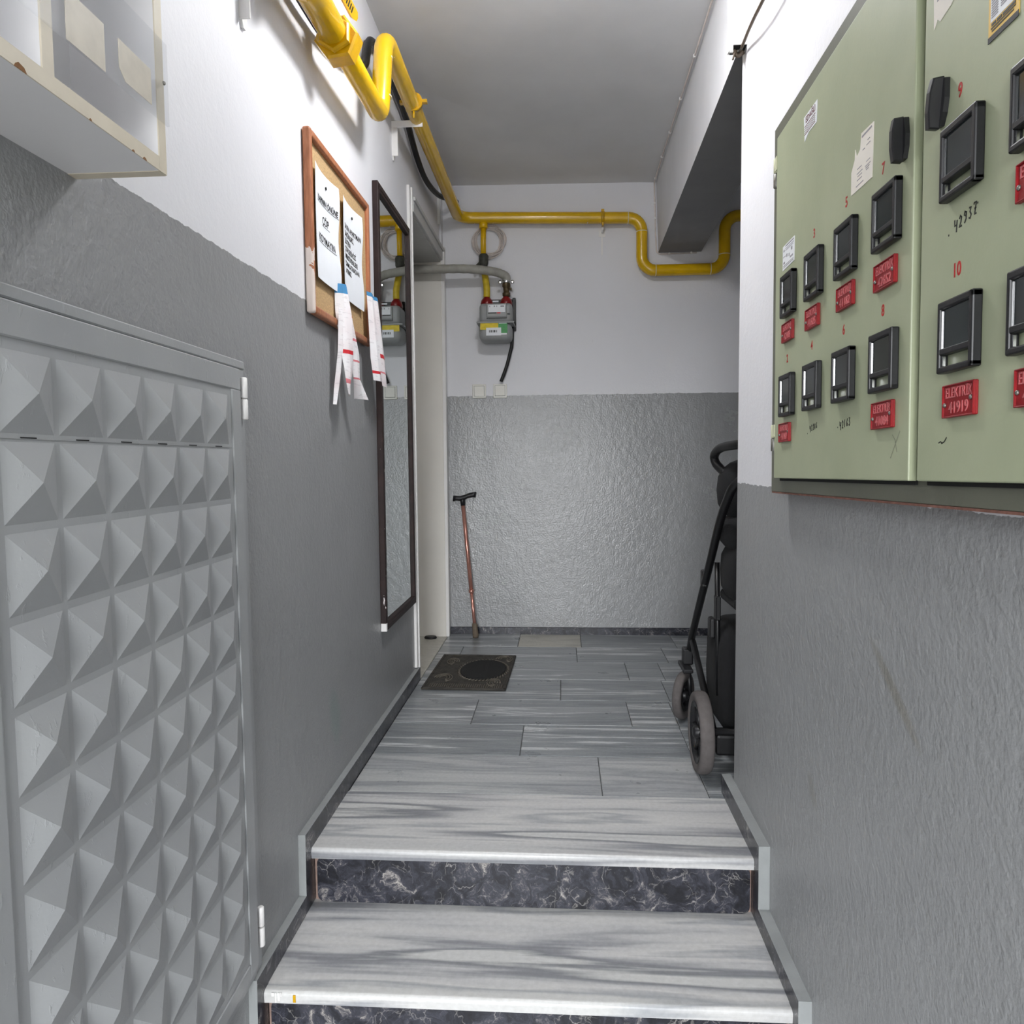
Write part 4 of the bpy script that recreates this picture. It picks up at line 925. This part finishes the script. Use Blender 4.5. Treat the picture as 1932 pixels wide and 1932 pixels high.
m = MB(); ribbon(m, [(0.779, 0.0785), (0.784, 0.080), (0.789, 0.0775)], 0.0011, ZD); ribbon(m, [(0.786, 0.0775), (0.793, 0.0795), (0.798, 0.0845)], 0.0012, ZD); m.build('pen_mark', 'ink', doors[1])
m = MB()
for x, y in ((0.792, 0.319), (0.853, 0.3355), (0.445, 0.1165), (0.292, 0.1145)): m.box(x, x+0.0018, y, y+0.0022, ZD, ZD+0.0003)
m.build('pen_dot', 'ink', doors[0])
# stuck papers
def uv(Y, Z): return (1.72-Y, Z-0.927-0.0175*(1.72-Y))
m = MB(); m.prism([uv(1.193, 1.490), uv(1.147, 1.488), uv(1.150, 1.410), uv(1.230, 1.410), uv(1.230, 1.445), uv(1.217, 1.460), uv(1.216, 1.475), uv(1.209, 1.462), uv(1.196, 1.468)], ZD, ZD+0.0008, 'z'); shp = m.build('torn_form', 'paper_cream', doors[0])
m = MB()
for (Y0, Y1, Z, hh) in ((1.190, 1.153, 1.482, 0.0028), (1.168, 1.160, 1.470, 0.0012), (1.186, 1.178, 1.462, 0.0012), (1.172, 1.158, 1.464, 0.0010), (1.172, 1.158, 1.440, 0.0010), (1.176, 1.156, 1.434, 0.0012), (1.174, 1.160, 1.431, 0.0012), (1.172, 1.163, 1.428, 0.0012), (1.206, 1.190, 1.441, 0.0012), (1.207, 1.186, 1.434, 0.0012), (1.204, 1.188, 1.4295, 0.0012), (1.206, 1.188, 1.424, 0.0012), (1.210, 1.182, 1.416, 0.0012)):
    a = uv(Y0, Z); b_ = uv(Y1, Z); m.box(a[0], b_[0], a[1], a[1]+hh, ZD+0.0008, ZD+0.0011)
m.build('print_lines', 'grey_ink', shp)
m = MB(); m.prism([uv(1.468, 1.634), uv(1.394, 1.634), uv(1.397, 1.596), uv(1.44, 1.597), uv(1.462, 1.588)], ZD, ZD+0.0007, 'z'); stk = m.build('maker_sticker', 'white_sticker', doors[0])
c = uv(1.4305, 1.6245); text('sticker_word', 'EDAĞLI', 0.0155, 'maroon_ink', stk, (c[0], c[1], ZD+0.0009), 0.0001, sx=1.0, bold=0.0003)
m = MB()
for k in range(5):
    a = uv(1.462, 1.6135-0.0036*k); m.box(a[0], a[0]+0.058, a[1], a[1]+(0.0014 if k in (0, 4) else 0.0009), ZD+0.0007, ZD+0.0010)
m.build('print_lines', 'maroon_ink', stk)
m = MB(); m.prism([uv(1.594, 1.432), uv(1.517, 1.434), uv(1.518, 1.387), uv(1.594, 1.384)], ZD, ZD+0.0007, 'z'); stk = m.build('rating_sticker', 'white_sticker', doors[0])
m = MB()
for (Y0, Y1, Z, hh) in ((1.575, 1.521, 1.428, 0.0024), (1.575, 1.521, 1.4235, 0.0011), (1.575, 1.524, 1.420, 0.0011), (1.588, 1.581, 1.420, 0.004), (1.590, 1.574, 1.409, 0.0013), (1.568, 1.562, 1.406, 0.006), (1.553, 1.548, 1.4035, 0.006), (1.538, 1.530, 1.412, 0.006), (1.545, 1.525, 1.3985, 0.0035), (1.588, 1.578, 1.3955, 0.004), (1.590, 1.522, 1.3915, 0.0012), (1.590, 1.522, 1.3885, 0.0012)):
    a = uv(Y0, Z); b_ = uv(Y1, Z); m.box(a[0], b_[0], a[1], a[1]+hh, ZD+0.0007, ZD+0.0010)
m.build('print_lines', 'grey_ink', stk)
m = MB(); m.prism([uv(0.976, 1.60), uv(0.905, 1.60), uv(0.905, 1.545), uv(0.932, 1.526), uv(0.957, 1.521), uv(0.964, 1.527), uv(0.972, 1.519)], ZD, ZD+0.0007, 'z'); stk = m.build('torn_form', 'paper_cream', doors[1])
m = MB()
for k in range(4):
    a = uv(0.965-0.006*k, 1.548+0.010*k); m.box(a[0], a[0]+0.018, a[1], a[1]+0.0015, ZD+0.0007, ZD+0.001)
m.build('print_lines', 'grey_ink', stk)
m = MB(); m.prism([uv(0.852, 1.53), uv(0.798, 1.53), uv(0.798, 1.440), uv(0.852, 1.440)], ZD, ZD+0.0007, 'z'); stk = m.build('warning_label', 'amber_sticker', doors[1])
m = MB(); m.prism([uv(0.848, 1.53), uv(0.805, 1.53), uv(0.805, 1.4575), uv(0.848, 1.4575)], ZD+0.0007, ZD+0.0010, 'z'); m.build('label_field', 'white_sticker', stk)
m = MB(); m.prism([uv(0.852, 1.4435), uv(0.798, 1.4435), uv(0.798, 1.4375), uv(0.852, 1.4375)], ZD+0.0007, ZD+0.0012, 'z')
for (Y0, Y1, Z, hh) in ((0.846, 0.838, 1.453, 0.0028), (0.836, 0.828, 1.453, 0.0028), (0.826, 0.804, 1.453, 0.0028), (0.847, 0.804, 1.4500, 0.0016), (0.845, 0.807, 1.4470, 0.0016)):
    a = uv(Y0, Z); b_ = uv(Y1, Z); m.box(a[0], b_[0], a[1], a[1]+hh, ZD+0.0007, ZD+0.0011)
m.build('label_print', 'ink', stk)
m = MB()
for k in range(9):
    a = uv(0.846, 1.461+0.0025*k); m.box(a[0], a[0]+0.012, a[1], a[1]+0.0012, ZD+0.0010, ZD+0.0013)
for k in range(6):
    a = uv(0.829, 1.464+0.0025*k); m.box(a[0], a[0]+0.010, a[1], a[1]+0.0012, ZD+0.0010, ZD+0.0013)
m.build('print_lines', 'grey_ink', stk)
# turn handles
def handle(di, cx, cy, rot):
    T = Matrix.Translation((cx, cy, ZD)) @ Matrix.Rotation(rot, 4, 'Z')
    m = MB(); m.prism([(-0.006, -0.026), (0.006, -0.026), (0.011, -0.012), (0.012, 0.004), (0.008, 0.026), (-0.006, 0.027), (-0.009, 0.0)], 0.0, 0.006, 'z', T=T)
    h = m.build('turn_handle', 'black_plastic', doors[di])
    prof = [(-0.029, 0.005), (-0.028, 0.017), (-0.010, 0.0195), (0.012, 0.0195), (0.027, 0.017), (0.029, 0.005)]
    rg = []
    for x in (-0.0055, -0.004, 0.004, 0.0055):
        k = 0.94 if abs(x) > 0.005 else 1.0
        rg.append([(x-0.001, p[0]*k, p[1] if p[1] < 0.01 else p[1]*(0.93 if abs(x) > 0.005 else 1.0)) for p in prof])
    m = MB(); m.rings(rg, 0, False, True, False, T); m.build('grip', 'black_plastic', h)
handle(0, 0.676, 0.4800, 0.0); handle(1, 0.776, 0.4790, math.radians(-10))

# ================================================================== CABLES AT THE BEAM AND WALL END
m = MB()
prof = [(0.463, 2.150), (0.505, 2.150), (0.505, 2.199), (0.463, 2.199)]
m.prism(prof, 2.118, 2.55, 'z'); m.box(0.459, 0.468, 2.146, 2.153, 2.098, 2.55, bev=0.001, seg=1); m.box(0.464, 0.5045, 2.148, 2.15, 2.118, 2.55)
tr = m.build('cable_trunking', 'white_paint'); tag(tr, 'white plastic cable trunking at the end of the right wall below the ceiling', 'trunking')
m = MB(); m.box(0.468, 0.5045, 2.151, 2.197, 2.1165, 2.1185); m.build('open_end_shade', 'blank', tr)  # black sheet painted as the shade inside the trunking
cbw = thing('loose_cable', 'loose brown cable curling out of the white trunking over the right wall', 'cable', (0.49, 2.15, 2.11))
p = smooth_path([(0.470, 2.16, 2.085), (0.478, 2.165, 2.108), (0.490, 2.160, 2.110), (0.488, 2.12, 2.105), (0.478, 2.02, 2.085), (0.472, 1.93, 2.07), (0.470, 1.84, 2.06), (0.470, 1.72, 2.06), (0.480, 1.5, 2.10)])
m = MB(); m.tube(p[16:], 0.0045, 8); nofix(m.build('sheath', 'cable_brown', cbw))
m = MB(); m.tube(p[8:18], 0.0036, 8); nofix(m.build('bare_screen', 'steel', cbw))
m = MB(); m.tube(p[:12], 0.0026, 8); m.tube(smooth_path([(0.472, 2.165, 2.112), (0.485, 2.17, 2.100), (0.500, 2.165, 2.108)]), 0.006, 8); nofix(m.build('loose_core', 'cable_brown', cbw))
ct = thing('clipped_cable', 'thin white cable clipped along the corner of ceiling and beam', 'cable', (0.52, 3.2, 2.53))
cp = [(0.512, 2.3, 2.546), (0.514, 2.7, 2.544), (0.515, 3.0, 2.541), (0.514, 3.38, 2.535), (0.513, 3.9, 2.526), (0.514, 4.27, 2.516), (0.518, 4.292, 2.47), (0.524, 4.293, 2.25), (0.530, 4.293, 2.15), (0.545, 4.293, 2.136), (0.75, 4.293, 2.138)]
m = MB(); m.tube(fillet(cp, 0.02, 3), 0.0035, 8); nofix(m.build('cable_run', 'cable_white', ct))
for q in ((0.515, 3.03, 2.5405), (0.514, 3.36, 2.5355), (0.5135, 3.68, 2.530), (0.513, 3.95, 2.525), (0.514, 4.22, 2.518), (0.519, 4.292, 2.41), (0.522, 4.292, 2.33), (0.60, 4.292, 2.1365), (0.72, 4.292, 2.138)):
    m = MB(); m.box(q[0]-0.006, q[0]+0.006, q[1]-0.006, min(q[1]+0.006, 4.2995), q[2]-0.006, q[2]+0.006, bev=0.002, seg=1); nofix(m.build('cable_clip', 'white_paint', ct))

# ================================================================== PUSHCHAIR
st = thing('pushchair', 'black folding pushchair with grey tyres half hidden by the right wall', 'pushchair', (0.68, 2.6, 0))
def wheel(cx, cy, r, w, yaw, name='wheel'):
    T = Matrix.Translation((cx, cy, r)) @ Matrix.Rotation(yaw, 4, 'Z')
    m = MB(); prof = []
    for k in range(13):
        a = math.pi*k/12; prof.append((r-0.016+0.016*math.sin(a)**0.6, -w/2*math.cos(a)))
    rg = []
    for rr_, hh in [(r-0.034, -w/2+0.004)]+prof+[(r-0.034, w/2-0.004)]:
        rg.append([(hh, rr_*math.cos(2*math.pi*i/40), rr_*math.sin(2*math.pi*i/40)) for i in range(40)])
    rg.append(rg[0]); m.rings(rg, 0, True, False, False, T); o = nofix(m.build(name, 'rubber_grey', st))
    m = MB(); m.lathe([(r-0.040, -w/2+0.006), (r-0.033, -w/2+0.003), (r-0.033, w/2-0.003), (r-0.040, w/2-0.006)], (0, 0, 0), 'x', 32, T=T)
    rg2 = [[(hh, q*math.cos(2*math.pi*i/32), q*math.sin(2*math.pi*i/32)) for i in range(32)] for q, hh in ((r-0.033, -w/2+0.003), (r-0.050, -w/2+0.006), (r-0.050, w/2-0.006), (r-0.033, w/2-0.003))]
    m = MB(); m.rings(rg2, 0, True, False, False, T)
    for k in range(6):
        a = 2*math.pi*k/6; ca, sa = math.cos(a), math.sin(a)
        m.tube([(0, 0.012*ca, 0.012*sa), (-w*0.18, (r-0.045)*ca, (r-0.045)*sa)], [0.009, 0.006], 8, T=T)
    m.lathe([(0.012, -w/2-0.004), (0.020, -w/2+0.002), (0.020, w/2-0.002), (0.012, w/2+0.004)], (0, 0, 0), 'x', 20, T=T)
    m.build('rim', 'black_plastic', o)
    return o
wheel(0.443, 2.393, 0.130, 0.044, math.radians(0)); wheel(0.96, 2.393, 0.130, 0.044, 0)
wheel(0.468, 2.895, 0.092, 0.034, math.radians(-28)); wheel(0.90, 2.895, 0.092, 0.032, 0)
for sx in (0, 1):
    X = lambda x: x if sx == 0 else 1.40-x
    m = MB(); m.tube(smooth_path([(X(0.500), 2.955, 0.235), (X(0.500), 2.90, 0.32), (X(0.500), 2.746, 0.476), (X(0.500), 2.559, 0.656), (X(0.500), 2.412, 0.803), (X(0.503), 2.324, 0.876), (X(0.512), 2.262, 0.925), (X(0.56), 2.232, 0.965), (X(0.62), 2.23, 0.99)]), 0.0135, 10); nofix(m.build('side_tube', 'black_metal', st))
    m = MB(); m.tube([(X(0.498), 2.87, 0.31), (X(0.496), 2.63, 0.200), (X(0.488), 2.43, 0.130)], 0.012, 10); nofix(m.build('rear_leg', 'black_metal', st))
    m = MB(); m.tube([(X(0.515), 2.52, 0.66), (X(0.515), 2.505, 0.46), (X(0.515), 2.49, 0.22)], 0.0085, 8); m.box(X(0.507), X(0.523), 2.49, 2.53, 0.47, 0.55, bev=0.003, seg=1); nofix(m.build('fold_link', 'black_metal', st))
    m = MB(); m.box(X(0.474), X(0.512), 2.93, 2.985, 0.200, 0.262, bev=0.006); m.box(X(0.462), X(0.500), 2.86, 3.0, 0.186, 0.202, bev=0.004); m.tube([(X(0.492), 2.93, 0.2), (X(0.494), 2.895, 0.092)], 0.010, 8); m.tube([(X(0.45), 2.895, 0.092), (X(0.496), 2.895, 0.092)], 0.006, 8); nofix(m.build('front_fork', 'black_plastic', st))
    m = MB(); m.box(X(0.488), X(0.508), 2.635, 2.675, 0.555, 0.615, bev=0.006); nofix(m.build('joint_block', 'black', st))
    m = MB(); m.box(X(0.500), X(0.520), 2.545, 2.60, 0.395, 0.465, bev=0.008); nofix(m.build('joint_block', 'black', st))
    m = MB(); m.tube(smooth_path([(X(0.530), 2.47, 0.955), (X(0.512), 2.53, 0.985), (X(0.506), 2.535, 1.015), (X(0.512), 2.46, 1.038), (X(0.530), 2.33, 1.045), (X(0.56), 2.25, 1.05)]), 0.0145, 10); nofix(m.build('push_handle', 'black', st))
m = MB(); m.tube([(0.46, 2.393, 0.130), (0.94, 2.393, 0.130)], 0.012, 10); m.box(0.49, 0.91, 2.38, 2.46, 0.055, 0.125, bev=0.01); nofix(m.build('rear_axle', 'black_metal', st))
def blob(m, c, rx, ry, rz, e=0.7, nu=20, nv=12):
    sp = lambda t, p_: math.copysign(abs(t)**p_, t); rg = []
    for j in range(1, nv):
        ph = -math.pi/2+math.pi*j/nv
        rg.append([(c[0]+rx*sp(math.cos(ph), e)*sp(math.cos(t), e), c[1]+ry*sp(math.cos(ph), e)*sp(math.sin(t), e), c[2]+rz*sp(math.sin(ph), e)) for t in [2*math.pi*i/nu for i in range(nu)]])
    m.rings(rg)
m = MB(); blob(m, (0.70, 2.47, 0.90), 0.195, 0.13, 0.115); blob(m, (0.70, 2.45, 0.765), 0.19, 0.15, 0.075); nofix(m.build('hood', 'fabric', st))
m = MB(); blob(m, (0.70, 2.42, 0.64), 0.185, 0.15, 0.11, 0.55); m.box(0.53, 0.87, 2.32, 2.55, 0.535, 0.57, bev=0.012); nofix(m.build('seat', 'fabric', st))
m = MB(); blob(m, (0.705, 2.58, 0.27), 0.195, 0.17, 0.19, 0.40); nofix(m.build('basket', 'fabric', st))
